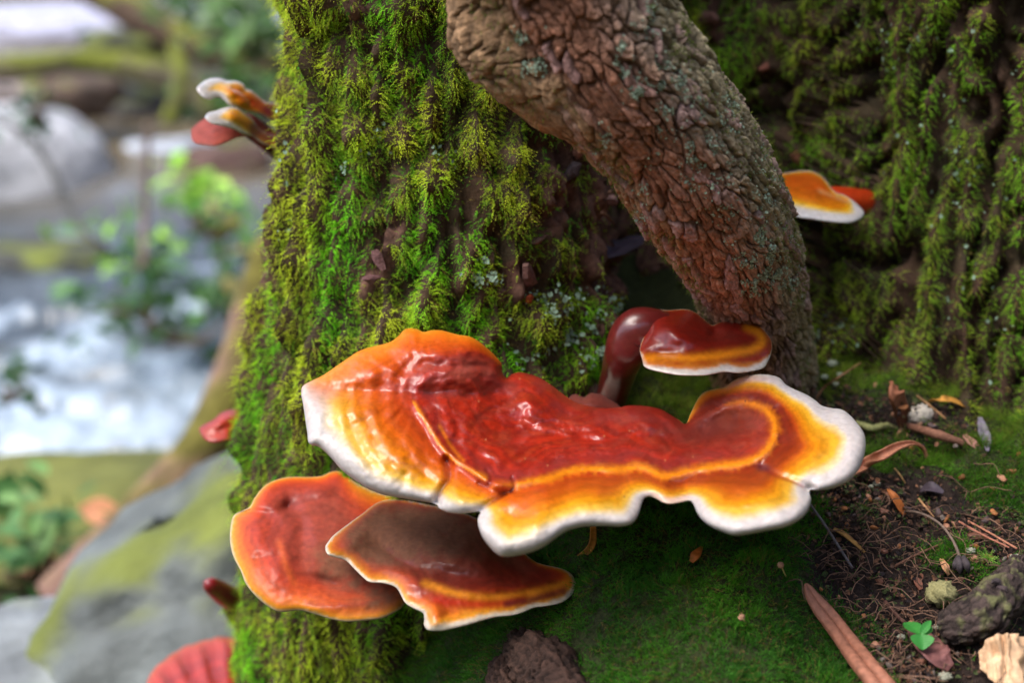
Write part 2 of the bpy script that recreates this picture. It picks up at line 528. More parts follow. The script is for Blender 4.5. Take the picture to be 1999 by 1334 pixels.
# ------------------------------------------------------------------ the big mossy trunk
TC = np.array([0.06, 0.33])
def smin(a, b, k):
    h = np.clip(0.5 + 0.5 * (b - a) / k, 0, 1)
    return b * (1 - h) + a * h - k * h * (1 - h)
def trunk_sdf(x, y, z):
    zz = np.clip(z, -0.6, 0.5)
    r1 = 0.1028 - 0.138 * (zz + 0.041) * np.where(zz > 0.15, 0.6, 1.0)
    a = np.hypot(x + 0.041, y - 0.15) - r1
    r2 = 0.185 + 0.10 * np.exp(-(zz + 0.10) / 0.07).clip(0, 2.0) * 0.85
    b = np.hypot(x - 0.342, y - 0.305) - r2
    c = np.hypot(x - 0.20, y - 0.565) - (0.33 - 0.03 * zz)
    s = smin(smin(a, c, 0.03), b, 0.055)
    return s
_t = np.radians(np.linspace(-180, 180, 7201))
_sp2 = 0
for _z in np.linspace(-0.2, 0.24, 14):
    _r = np.full(_t.shape, 0.75)
    for _ in range(45):
        _r = np.maximum(_r - 0.8 * trunk_sdf(TC[0] + np.sin(_t) * _r, TC[1] - np.cos(_t) * _r, _z + 0 * _t), 0.05)
    _p = np.stack([np.sin(_t) * _r, -np.cos(_t) * _r], -1)
    _sp2 = np.maximum(_sp2, np.linalg.norm(np.diff(_p, axis=0), axis=1))
_deg = np.degrees((_t[1:] + _t[:-1]) / 2)
_want = np.where((_deg > -66) & (_deg < 66), 0.0034, np.where((_deg > -112) & (_deg < 88), 0.004, 0.03))
_cum = np.concatenate([[0], np.cumsum(_sp2 / _want)])
th = np.interp(np.linspace(0, _cum[-1], int(_cum[-1]), endpoint=False), _cum, _t)
tz = axis([(-0.75, 1), (-0.36, 0.03), (0.27, 0.0026), (0.45, 0.012), (3.2, 0.15)])
TH, TZ = np.meshgrid(th, tz)
DX, DY = np.sin(TH), -np.cos(TH)
rr = np.full(TH.shape, 0.75)
for _ in range(40):
    s = trunk_sdf(TC[0] + DX * rr, TC[1] + DY * rr, TZ)
    rr = np.maximum(rr - 0.8 * s, 0.05)
x_, y_ = TC[0] + DX * rr, TC[1] + DY * rr
tv = np.stack([x_, y_, TZ], -1)
tf = grid_faces(len(tz), len(th), True)
tn = vnormals(tv.reshape(-1, 3), tf).reshape(tv.shape)
# furrows that run down the trunk, and hanging cushions of moss that overlap like shingles
left_w = sstep(-0.045, -0.115, x_)
right_w = sstep(0.10, 0.16, x_)
arc = np.arctan2(x_ + 0.041, 0.15 - y_) * 0.115
arc = arc * (1 - right_w) + np.arctan2(x_ - 0.342, 0.305 - y_) * 0.2 * right_w
wob = 0.010 * fbm(x_ * 10, y_ * 10, TZ * 7, 2)
fl = noise3((arc + wob) / 0.0088, 0.0, TZ / 0.13) + 0.5 * noise3((arc + wob) / 0.0036, 3.0, TZ / 0.06)
fur = np.clip(fl * 1.5, -1, 1)
g1, g2, gid, go_, gz_ = worley2((arc + 0.012 * fbm(x_ * 35, y_ * 35, TZ * 20, 2)) / 0.0185 - TZ * 6 * (1 - left_w) * (1 - right_w),
                                TZ / 0.034 + 0.5 * noise3(x_ * 30, y_ * 30, TZ * 16), 5)
cush = sstep(0.02, 0.55, g2 - g1) * (0.45 + 0.9 * gid) * (1 - 0.9 * np.clip(gz_ + 0.25, 0, 1))
mid_w = 1 - left_w
lump = fbm(x_ * 60, y_ * 60, TZ * 40, 3)
cush = cush * (1 - .75 * right_w)
disp = (0.0085 + 0.0035 * left_w) * fur + 0.012 * (cush - 0.35) * (0.3 + 0.7 * mid_w) + (0.007 + .004 * right_w) * lump + 0.012 * fbm(x_ * 14, y_ * 14, TZ * 7, 2)
relief = (0.45 * fur * (1.0 + 0.8 * left_w) + 1.1 * (cush - 0.35) * (0.3 + 0.7 * mid_w) + 0.6 * lump) + .30 * right_w
# deep dark cracks on the right buttress
wx = np.arctan2(x_ - 0.342, 0.305 - y_) * 0.2
f1, f2, cid, _, _ = worley2(wx / 0.030 + 1.0 * noise3(x_ * 30, y_ * 30, TZ * 20), TZ / 0.14 + 0.6 * noise3(x_ * 25, y_ * 25, TZ * 18 + 4), 3)
disp = disp - right_w * 0.026 * sstep(0.20, 0.0, f2 - f1) * sstep(-.5, .0, noise3(x_ * 22, y_ * 22, TZ * 22))
# plates of bare bark
bf1, bf2, bid, bo1, bo2 = worley2(np.arctan2(x_ + .04, .15 - y_) * 0.11 / 0.010, TZ / 0.02, 9)
tv2 = tv + tn * disp[..., None]
U_, V_, D_ = project(tv2.reshape(-1, 3))
U_ = U_.reshape(TH.shape); V_ = V_.reshape(TH.shape); D_ = D_.reshape(TH.shape)
_bare = [(733, 530, 26, 60, 0.55), (1015, 545, 40, 45, 0.5), (1085, 400, 36, 85, 0.25), (1110, 300, 40, 40, 0.2), (1060, 1290, 85, 70, 0.3),
         (1200, 380, 70, 110, 0.3), (1230, 520, 120, 90, 0.2), (1290, 640, 130, 60, 0), (530, 90, 22, 90, 0.0),
         (1160, 770, 60, 26, 0), (1390, 30, 22, 70, -0.2), (1300, 480, 60, 160, 0.2), (512, 560, 12, 120, 0), (700, 20, 18, 60, 0.0),
         (890, 560, 24, 20, 0), (760, 450, 20, 40, 0.5)]
def bare_mask(u, v):
    m = np.zeros(np.shape(u))
    for (a, b, sa, sb, rot) in _bare:
        du, dv = u - a, v - b
        q = du * math.cos(rot) + dv * math.sin(rot); w = dv * math.cos(rot) - du * math.sin(rot)
        m = np.maximum(m, np.exp(-((q / sa) ** 2 + (w / sb) ** 2)))
    return m
front = (D_ < 1.05)
bm_ = bare_mask(U_, V_) * front
bm_ = sstep(0.28, 0.6, bm_ + 0.25 * fbm(x_ * 90, y_ * 90, TZ * 90, 2))
disp = disp - bm_ * 0.002 - bm_ * 0.0035 * sstep(0.14, 0.0, bf2 - bf1) + bm_ * 0.0015 * bid
tv2 = tv + tn * disp[..., None]
bk1, bk2, bk3 = lin((84, 58, 46)), lin((112, 82, 70)), lin((58, 52, 34))
w1 = np.clip(0.4 + 0.8 * fbm(x_ * 60, y_ * 60, TZ * 25, 3), 0, 1)[..., None]
tcol = bk3 * (1 - w1) + bk1 * w1
tcol = tcol * (1 - bm_[..., None]) + (bk1 * (1 - w1) + bk2 * w1) * (0.7 + 0.5 * bid[..., None]) * bm_[..., None]
base_t = np.array([0.1, 0.3, -0.2])
tree = thing('mossy_tree', 'massive buttressed tree trunk shaggy with green moss, carrying the orange bracket fungi', 'tree', base_t)
tvf = tv2.reshape(-1, 3)
trunk = obj('trunk', tvf, tf, M['bark'], tree, tcol.reshape(-1, 3))
tnn = vnormals(tvf, tf)

# z-buffer of the trunk in photo pixels, to find the bark behind a pixel
tu, tvp, td = project(tvf)
ZB = np.full((1334 // 6 + 2, 2000 // 6 + 2), 9.0)
ok = (tu > 0) & (tu < 1999) & (tvp > 0) & (tvp < 1334)
np.minimum.at(ZB, ((tvp[ok] // 6).astype(int), (tu[ok] // 6).astype(int)), td[ok])
ZB2 = ZB.copy()
for dy in (-1, 0, 1):
    for dx in (-1, 0, 1):
        ZB2 = np.minimum(ZB2, np.roll(np.roll(ZB, dy, 0), dx, 1))
def trunk_d(px, py):
    return float(ZB2[int(np.clip(py, 0, 1333)) // 6, int(np.clip(px, 0, 1998)) // 6])

# moss shoots on the trunk
tri = np.r_[tf[:, [0, 1, 2]], tf[:, [0, 2, 3]]]
a_, b_, c_ = tvf[tri[:, 0]], tvf[tri[:, 1]], tvf[tri[:, 2]]
fnv = np.cross(b_ - a_, c_ - a_)
area = np.linalg.norm(fnv, axis=1) / 2
cen = (a_ + b_ + c_) / 3
fnn = fnv / np.maximum(area[:, None] * 2, 1e-12)
if np.mean(np.einsum('ij,ij->i', fnn, nrmz(cen - np.array([TC[0], TC[1], 0]) * [1, 1, 0] - cen * [0, 0, 1]))) < 0:
    fnn = -fnn; tnn = -tnn
uu, vv, dd = project(cen)
face = np.einsum('ij,ij->i', fnn, nrmz(CAM - cen))
vis = (uu > 250) & (uu < 2350) & (vv > -180) & (vv < 1480) & (dd < 1.25) & (face > -0.85) & (cen[:, 2] > G(cen[:, 0], cen[:, 1]) - 0.01)
idx = np.nonzero(vis)[0]
prob = area[idx] * np.clip(0.35 + face[idx], 0.25, 1.0) * np.where((uu[idx] < 2060) & (vv[idx] > -60) & (dd[idx] < 1.1), 1.0, 0.45)
r_ = np.random.default_rng(5)
pick = r_.choice(idx, size=285000, p=prob / prob.sum())
w = r_.uniform(size=(len(pick), 2)); sw = w.sum(1) > 1; w[sw] = 1 - w[sw]
pp = a_[pick] + w[:, :1] * (b_[pick] - a_[pick]) + w[:, 1:] * (c_[pick] - a_[pick])
vid = tri[pick, 0]
furf, lumpf, bmf, relf = fur.reshape(-1)[vid], lump.reshape(-1)[vid], bm_.reshape(-1)[vid], relief.reshape(-1)[vid]
rgt = right_w.reshape(-1)[vid]; lft = left_w.reshape(-1)[vid]
crack = (sstep(0.26, 0.08, (f2 - f1)).reshape(-1)[vid]) * rgt
patch = fbm(pp[:, 0] * 26, pp[:, 1] * 26, pp[:, 2] * 16, 3)
fine = fbm(pp[:, 0] * 120, pp[:, 1] * 120, pp[:, 2] * 70, 2)
dens = sstep(-0.45, 0.10, relf + 0.5 * patch + 0.25 * fine) * 0.97 + 0.03
dens = dens * (1 - bmf * 0.96) * (1 - 0.97 * crack)
kk = r_.uniform(size=len(pp)) < dens
pp, vid, patch, fine, furf, lumpf, rgt, lft, relf = [q[kk] for q in (pp, vid, patch, fine, furf, lumpf, rgt, lft, relf)]
pn = tnn[vid]
pu, pv, pd = project(pp)
yel, viv, olv, drk, brn = lin((222, 240, 60)), lin((124, 234, 28)), lin((160, 196, 60)), lin((92, 168, 40)), lin((166, 150, 74))
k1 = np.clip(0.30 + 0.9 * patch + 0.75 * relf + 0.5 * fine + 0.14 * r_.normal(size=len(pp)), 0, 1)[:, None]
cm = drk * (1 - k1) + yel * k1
vg = sstep(0.0, 0.35, fbm(pp[:, 0] * 19 + 5, pp[:, 1] * 19, pp[:, 2] * 8, 2) + 0.15 * (np.exp(-((pu - 660) / 90) ** 2) + np.exp(-((pu - 950) / 160) ** 2 - ((pv - 380) / 200) ** 2)))[:, None]
cm = cm * (1 - 0.75 * vg) + viv * 0.75 * vg
ol = (0.45 * rgt)[:, None]
cm = cm * (1 - ol) + (olv * 0.9) * ol
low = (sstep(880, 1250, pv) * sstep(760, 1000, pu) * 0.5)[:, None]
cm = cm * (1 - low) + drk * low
br = (r_.uniform(size=len(pp)) < 0.09 + 0.05 * rgt)[:, None]
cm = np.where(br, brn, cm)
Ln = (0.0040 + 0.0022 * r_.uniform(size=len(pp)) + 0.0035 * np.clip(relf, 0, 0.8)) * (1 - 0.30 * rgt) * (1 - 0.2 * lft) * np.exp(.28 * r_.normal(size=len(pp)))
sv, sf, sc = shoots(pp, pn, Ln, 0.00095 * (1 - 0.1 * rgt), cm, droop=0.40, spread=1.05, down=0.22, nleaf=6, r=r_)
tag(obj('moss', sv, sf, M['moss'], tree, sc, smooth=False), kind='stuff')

# lichen rosettes: small crinkled pale lobes sitting on the bark
def lichen(pts, nrm, size, col, r):
    N = len(pts); m = 7
    t = nrmz(np.cross(nrm, r.normal(size=(N, 3)))); b = np.cross(nrm, t)
    a = np.linspace(0, 2 * math.pi, m, endpoint=False)
    rad = size[:, None] * r.uniform(0.55, 1.2, (N, m))
    ring = pts[:, None] + (np.cos(a)[None, :] * rad)[..., None] * t[:, None] + (np.sin(a)[None, :] * rad)[..., None] * b[:, None] \
        + nrm[:, None] * (r.uniform(0.1, 0.9, (N, m)) * size[:, None])[..., None]
    c = pts + nrm * (size * 0.25)[:, None]
    v = np.concatenate([ring, c[:, None]], 1)
    i = np.arange(m); f0 = np.stack([i, (i + 1) % m, np.full(m, m)], -1)
    f = (np.arange(N)[:, None, None] * (m + 1) + f0[None]).reshape(-1, 3)
    cc = np.repeat(col * r.uniform(0.75, 1.2, (N, 1)), m + 1, 0)
    return v.reshape(-1, 3), f, cc
def surface_points(verts, norms, spots, per, r):
    u, v, d = project(verts)
    fc = np.einsum('ij,ij->i', norms, nrmz(CAM - verts))
    cand = (fc > 0.1)
    out, on = [], []
    for (a, b, sa, sb, n) in spots:
        pr = cand & (np.abs(u - a) < 2.2 * sa) & (np.abs(v - b) < 2.2 * sb)
        ii = np.nonzero(pr)[0]
        if len(ii) == 0:
            continue
        ii = ii[d[ii] < d[ii].min() + 0.06]
        wt = np.exp(-(((u[ii] - a) / sa) ** 2 + ((v[ii] - b) / sb) ** 2))
        wt = wt * np.clip(fbm(verts[ii, 0] * 130, verts[ii, 1] * 130, verts[ii, 2] * 130, 3) * 3.5, 0.0, 1) + 1e-6
        jj = r.choice(ii, size=int(n * per), p=wt / wt.sum())
        out.append(verts[jj]); on.append(norms[jj])
    return np.concatenate(out), np.concatenate(on)
r_ = np.random.default_rng(8)
sp = [(1060, 605, 30, 18, 150), (1140, 675, 34, 26, 240), (940, 530, 14, 14, 60), (1180, 610, 40, 30, 90), (870, 300, 20, 60, 10), (1620, 660, 30, 30, 50),
      (690, 330, 20, 30, 10), (1040, 690, 40, 40, 30), (1850, 300, 120, 240, 60), (1650, 150, 120, 120, 25), (560, 350, 15, 150, 25), (1900, 560, 80, 120, 30),
      (1330, 690, 60, 50, 40), (1420, 250, 20, 60, 10), (740, 270, 30, 40, 14)]
lp, ln = surface_points(tvf, tnn, sp, 1.0, r_)
lp = lp + ln * 0.0045 + r_.normal(size=lp.shape) * 0.0012
lv, lf, lc = lichen(lp, ln, r_.uniform(0.0006, 0.0016, len(lp)), lin((136, 160, 138)), r_)
tag(obj('lichen', lv, lf, M['lichen'], tree, lc, smooth=False), kind='stuff')

# loose plates of bark standing off the trunk
def on_trunk(px, py, off=0.0):
    q = P(px, py, trunk_d(px, py))
    j = np.argmin(((tvf - q) ** 2).sum(1))
    return tvf[j] + tnn[j] * off, tnn[j]
for i, (a, b, sz, asp, rot, c) in enumerate([(722, 548, 24, 0.38, 1.0, (96, 66, 66)), (745, 505, 24, 0.34, 1.05, (92, 64, 62)), (1020, 540, 30, 0.7, 0.6, (100, 72, 66)),
        (985, 575, 22, 0.6, 0.2, (92, 66, 60)), (1126, 287, 20, 0.6, 0.4, (146, 104, 92)), (1120, 330, 26, 0.6, 1.3, (70, 60, 62)), (1040, 475, 20, 0.4, 1.4, (96, 70, 58)),
        (1072, 520, 12, 0.7, 0.3, (118, 88, 76)), (1036, 583, 12, 0.5, 1.0, (150, 70, 40)), (1384, 30, 40, 0.32, 1.3, (96, 68, 60)), (1493, 128, 16, 0.5, 1.2, (130, 82, 68)), (1555, 300, 18, 0.6, 0.2, (110, 70, 48)),
        (1165, 765, 14, 0.8, 0.3, (120, 88, 76)), (1190, 400, 16, 0.6, 0.5, (110, 84, 80)), (1215, 372, 13, 0.5, 1.5, (96, 74, 70)), (1075, 1275, 40, 0.5, 1.2, (88, 60, 52)), (1030, 1300, 42, 0.45, 1.0, (80, 56, 50))]):
    q, n_ = on_trunk(a, b, 0.004)
    d = trunk_d(a, b)
    cv, cf = chip(q, nrmz(n_ + [0, -0.2, 0]), pxm(sz, d), asp, rot, 0.003, 100 + i)
    obj('bark_plate', cv, cf, M['bark'], tree, np.tile(lin(c), (len(cv), 1)), smooth=False)

# a bare root that surfaces at the foot of the trunk
for pts_, rd_ in [([(1130, 1380, .004), (1085, 1330, .005), (1045, 1290, .006), (1010, 1262, .004)], [.010, .011, .010, .006]), ([(1000, 1370, .003), (985, 1325, .005), (1005, 1290, .004)], [.006, .0065, .004])]:
    rv, rf_ = tube(np.array([gp(*q) for q in pts_]), np.array(rd_), 60, rough=.4, freq=70, n=90)
    rv, rn, rid_ = barkify(rv, rf_, 90, 60, 40, 2.6, .0022, 8)
    obj('root', rv, rf_, M['bark'], tree, lin((60, 42, 34)) * (.35 + .65 * rn)[:, None] * (.7 + .6 * rid_)[:, None])

# ------------------------------------------------------------------ the leaning reddish stem in front
cl = np.array([(985, -330, .59, 165), (1035, -210, .60, 165), (1090, -95, .615, 165), (1141, 10, .628, 163), (1189, 118, .640, 160), (1242, 176, .650, 150),
               (1294, 244, .662, 142), (1342, 311, .676, 140), (1377, 370, .692, 133), (1408, 423, .709, 126), (1435, 475, .728, 115),
               (1455, 523, .748, 106), (1468, 577, .772, 100), (1480, 650, .80, 95), (1490, 740, .828, 94), (1497, 830, .85, 100)], float)
cpos = P(cl[:, 0], cl[:, 1], cl[:, 2]); crad = pxm(cl[:, 3], cl[:, 2])
cc_ = catmull(np.c_[cpos, crad], 90)
stub = np.array([(1085, 150, .642, 95), (1010, 95, .634, 92), (960, 60, .63, 74), (948, 10, .625, 62), (940, -60, .617, 58), (925, -150, .61, 56)], float)
spos = P(stub[:, 0], stub[:, 1], stub[:, 2]); srad = pxm(stub[:, 3], stub[:, 2])
ss_ = catmull(np.c_[spos, srad], 30)
NS, NP = 660, 290
cfine = catmull(np.c_[cpos, crad], NS)
path, prad = cfine[:, :3], cfine[:, 3]
tan = nrmz(np.gradient(path, axis=0))
sdir = np.zeros_like(path); sdir[0] = nrmz(np.cross(tan[0], [0, 1, 0.2]))
for i in range(1, NS):
    sdir[i] = nrmz(sdir[i - 1] - tan[i] * (sdir[i - 1] @ tan[i]))
udir = np.cross(sdir, tan)
ci, cj = np.arange(0, NS, 6), 72
if ci[-1] != NS - 1:
    ci = np.append(ci, NS - 1)
ph = np.linspace(0, 2 * math.pi, cj, endpoint=False)
dirs = sdir[ci][:, None] * np.cos(ph)[None, :, None] + udir[ci][:, None] * np.sin(ph)[None, :, None]
rc = np.repeat((prad[ci] * 3.2)[:, None], cj, 1)
def limb_sdf(p):
    f = p.reshape(-1, 3)
    d1 = np.min(np.linalg.norm(f[:, None] - cc_[None, :, :3], axis=2) - cc_[None, :, 3], axis=1)
    d2 = np.min(np.linalg.norm(f[:, None] - ss_[None, :, :3], axis=2) - ss_[None, :, 3], axis=1)
    return smin(d1, d2, 0.009).reshape(p.shape[:-1])
for _ in range(16):
    rc = np.maximum(rc - 0.85 * limb_sdf(path[ci][:, None] + dirs * rc[..., None]), prad[ci][:, None] * 0.8)
# up-sample the radius to the fine grid
pf = np.linspace(0, 2 * math.pi, NP, endpoint=False)
_tc = nrmz(CAM - path[NS // 2]); _phi0 = math.atan2(_tc @ udir[NS // 2], _tc @ sdir[NS // 2])
pf = pf - 0.45 * np.sin(pf - _phi0)
pf = np.sort(np.mod(pf, 2 * math.pi))
tmp = np.stack([np.interp(np.arange(NS), ci, rc[:, j]) for j in range(cj)], 1)
tmp = np.concatenate([tmp, tmp[:, :1]], 1)
pe = np.linspace(0, 2 * math.pi, cj + 1)
rf = np.stack([np.interp(pf, pe, tmp[i]) for i in range(NS)], 0)
slen = np.concatenate([[0], np.cumsum(np.linalg.norm(np.diff(path, axis=0), axis=1))])
dirf = sdir[:, None] * np.cos(pf)[None, :, None] + udir[:, None] * np.sin(pf)[None, :, None]
lv0 = path[:, None] + dirf * rf[..., None]
X, Y, Z = lv0[..., 0], lv0[..., 1], lv0[..., 2]
SS = slen[:, None] + 0 * rf
CC = pf[None, :] * 0.031
def plates(ls, lc, seed, warp):
    wq = warp * fbm(X * 60, Y * 60, Z * 60, 2)
    ncol = int(round(2 * math.pi * 0.031 / lc))
    cx = pf[None, :] / (2 * math.pi) * ncol + wq + 0.35 * np.sin(SS / 0.03)
    return worley2(SS / ls + 0.6 * noise3(X * 70 + 3, Y * 70, Z * 70), np.mod(cx, ncol), seed)
p1, p2, pid, po, pc = plates(0.0150, 0.0044, 2, 1.1)
q1, q2, qid, qo, qc = plates(0.0060, 0.0017, 6, 1.0)
crk = np.clip(.85 + 1.2 * fbm(X * 45, Y * 45, Z * 45, 2), 0.2, 1)
e1, e2 = 1 - (1 - sstep(0.01, 0.20, p2 - p1)) * crk, sstep(0.0, 0.30, q2 - q1)
fib = fbm(SS / 0.0045, pf[None, :] * 0.031 / 0.0011, 2.0, 3)
hgt = 0.0034 * e1 * (0.6 + 0.7 * pid) + 0.0008 * e2 * (0.5 + qid) + 0.0014 * np.clip(po, -0.6, 0.6) * e1 \
    + 0.0022 * fbm(X * 28, Y * 28, Z * 28, 2) + 0.00045 * fib
lv1 = lv0 + dirf * (hgt - 0.0018)[..., None]
lu, lvv, ld = project(lv1.reshape(-1, 3)); lu = lu.reshape(rf.shape); lvv = lvv.reshape(rf.shape)
lf4 = grid_faces(NS, NP, True)
lnn = vnormals(lv1.reshape(-1, 3), lf4).reshape(lv1.shape)
if np.mean(np.einsum('ijk,ijk->ij', lnn, dirf)) < 0:
    lnn = -lnn
# colour: reddish on the left underside, greyer and greener to the right, small hue changes by plate
side = np.clip((lu - np.interp(lvv, cl[:, 1], cl[:, 0])) / np.interp(lvv, cl[:, 1], cl[:, 3]), -1.2, 1.2)
red, gry, oli, prp = lin((146, 102, 80)), lin((152, 132, 116)), lin((126, 124, 84)), lin((136, 108, 106))
gw = np.clip(sstep(-0.15, 0.75, side + 0.5 * fbm(X * 30, Y * 30, Z * 30, 2)), 0, 1)[..., None]
lcol = red * (1 - gw) + gry * gw
ow = (sstep(0.35, 1.0, side + 0.4 * fbm(X * 50, Y * 50, Z * 50, 2)) * 0.5 + sstep(-0.75, -1.05, side + 0.25 * fbm(X * 40, Y * 40, Z * 40, 2)) * 0.35)[..., None]
lcol = lcol * (1 - ow) + oli * ow
pw = sstep(0.78, 0.9, pid)[..., None] * 0.7
lcol = lcol * (1 - pw) + prp * pw
lcol = lcol * (1 + .35 * fib[..., None]).clip(.5, 1.6) * (0.72 + 0.55 * qid[..., None]) * (0.8 + 0.4 * pid[..., None])
inner = (1 - e1)[..., None] * 0.75
lcol = lcol * (1 - inner) + lin((52, 34, 26)) * inner
stem_base = path[-1] * [1, 1, 0] + [0, 0, float(G(path[-1][0], path[-1][1]))]
stem = thing('leaning_tree', 'thick leaning reddish brown stem with scaly bark rising in front of the mossy tree', 'tree stem', stem_base)
lvf = lv1.reshape(-1, 3)
obj('bark', lvf, lf4, M['bark'], stem, lcol.reshape(-1, 3))
sp = [(1500, 505, 40, 50, 520), (1480, 540, 30, 30, 160), (1225, 120, 14, 30, 60), (1040, 110, 18, 34, 110), (1290, 150, 26, 22, 70), (1245, 190, 14, 14, 50), (1330, 190, 50, 60, 110),
      (1360, 310, 50, 50, 130), (1420, 230, 25, 40, 70), (1270, 60, 30, 60, 60), (1440, 400, 60, 60, 70), (1250, 400, 10, 40, 40), (1545, 560, 15, 60, 70), (1180, 290, 14, 30, 40),
      (1010, 75, 14, 20, 25), (1490, 340, 20, 60, 40)]
lp, ln = surface_points(lvf, lnn.reshape(-1, 3), sp, 2.6, r_)
lp = lp + r_.normal(size=lp.shape) * 0.0004
v3, f3, c3_ = lichen(lp, ln, r_.uniform(0.0003, 0.00085, len(lp)), lin((150, 168, 146)), r_)
tag(obj('lichen', v3, f3, M['lichen'], stem, c3_, smooth=False), kind='stuff')
# thin moss along both edges of the stem
ii = np.nonzero(((side > 0.72) | (side < -0.9)).reshape(-1) & (lvv.reshape(-1) > -60))[0]
ii = r_.choice(ii, 7000)
mk = fbm(lvf[ii, 0] * 60, lvf[ii, 1] * 60, lvf[ii, 2] * 60, 2) > 0.0
ii = ii[mk]
sv, sf, sc = shoots(lvf[ii], lnn.reshape(-1, 3)[ii], r_.uniform(0.0015, 0.0035, len(ii)), np.full(len(ii), 0.0006),
                    lin((112, 132, 48)) * r_.uniform(0.7, 1.2, (len(ii), 1)), droop=0.3, spread=0.9, down=0.2, nleaf=5, r=r_)
tag(obj('moss', sv, sf, M['moss'], stem, sc, smooth=False), kind='stuff')

# ------------------------------------------------------------------ bracket fungi
def tps(ctrl):
    c = np.asarray(ctrl, float); p = c[:, :2] / 100; n = len(c)
    def U(r2):
        return np.where(r2 > 1e-9, 0.5 * r2 * np.log(np.maximum(r2, 1e-9)), 0)
    K = U(((p[:, None] - p[None]) ** 2).sum(2)) + np.eye(n) * 0.02
    Q = np.c_[np.ones(n), p]
    A = np.block([[K, Q], [Q.T, np.zeros((3, 3))]])
    s = np.linalg.solve(A, np.r_[c[:, 2], np.zeros(3)])
    def f(x, y):
        q = np.stack([x, y], -1) / 100
        k = U(((q[:, None] - p[None]) ** 2).sum(2))
        return k @ s[:n] + s[n] + q @ s[n + 1:]
    return f

def seg_dist(q, poly, closed=True):
    """distance of points q (n,2) to a polyline, and the index of the nearest segment"""
    a = poly; b = np.roll(poly, -1, 0)
    if not closed:
        a, b = poly[:-1], poly[1:]
    best = np.full(len(q), 1e9); bi = np.zeros(len(q), int)
    for i in range(0, len(a), 64):
        aa, ab = a[i:i + 64], (b - a)[i:i + 64]
        t = np.clip(((q[:, None] - aa[None]) * ab[None]).sum(2) / np.maximum((ab ** 2).sum(1), 1e-9)[None], 0, 1)
        d = np.linalg.norm(q[:, None] - aa[None] - t[..., None] * ab[None], axis=2)
        j = d.argmin(1); dm = d[np.arange(len(q)), j]
        m = dm < best
        best = np.where(m, dm, best); bi = np.where(m, j + i, bi)
    return best, bi

def inside(q, poly):
    x, y = q[:, 0], q[:, 1]
    a, b = poly, np.roll(poly, -1, 0)
    c = np.zeros(len(q), bool)
    for (x0, y0), (x1, y1) in zip(a, b):
        if y0 == y1:
            continue
        hit = ((y0 > y) != (y1 > y)) & (x < (x1 - x0) * (y - y0) / (y1 - y0) + x0)
        c ^= hit
    return c

def gauss(u, v, bumps):
    h = np.zeros(u.shape)
    for (a, b, sa, sb, rot, amp) in bumps:
        du, dv = u - a, v - b
        q = du * math.cos(rot) + dv * math.sin(rot); w = dv * math.cos(rot) - du * math.sin(rot)
        h = h + amp * np.exp(-((q / sa) ** 2 + (w / sb) ** 2))
    return h

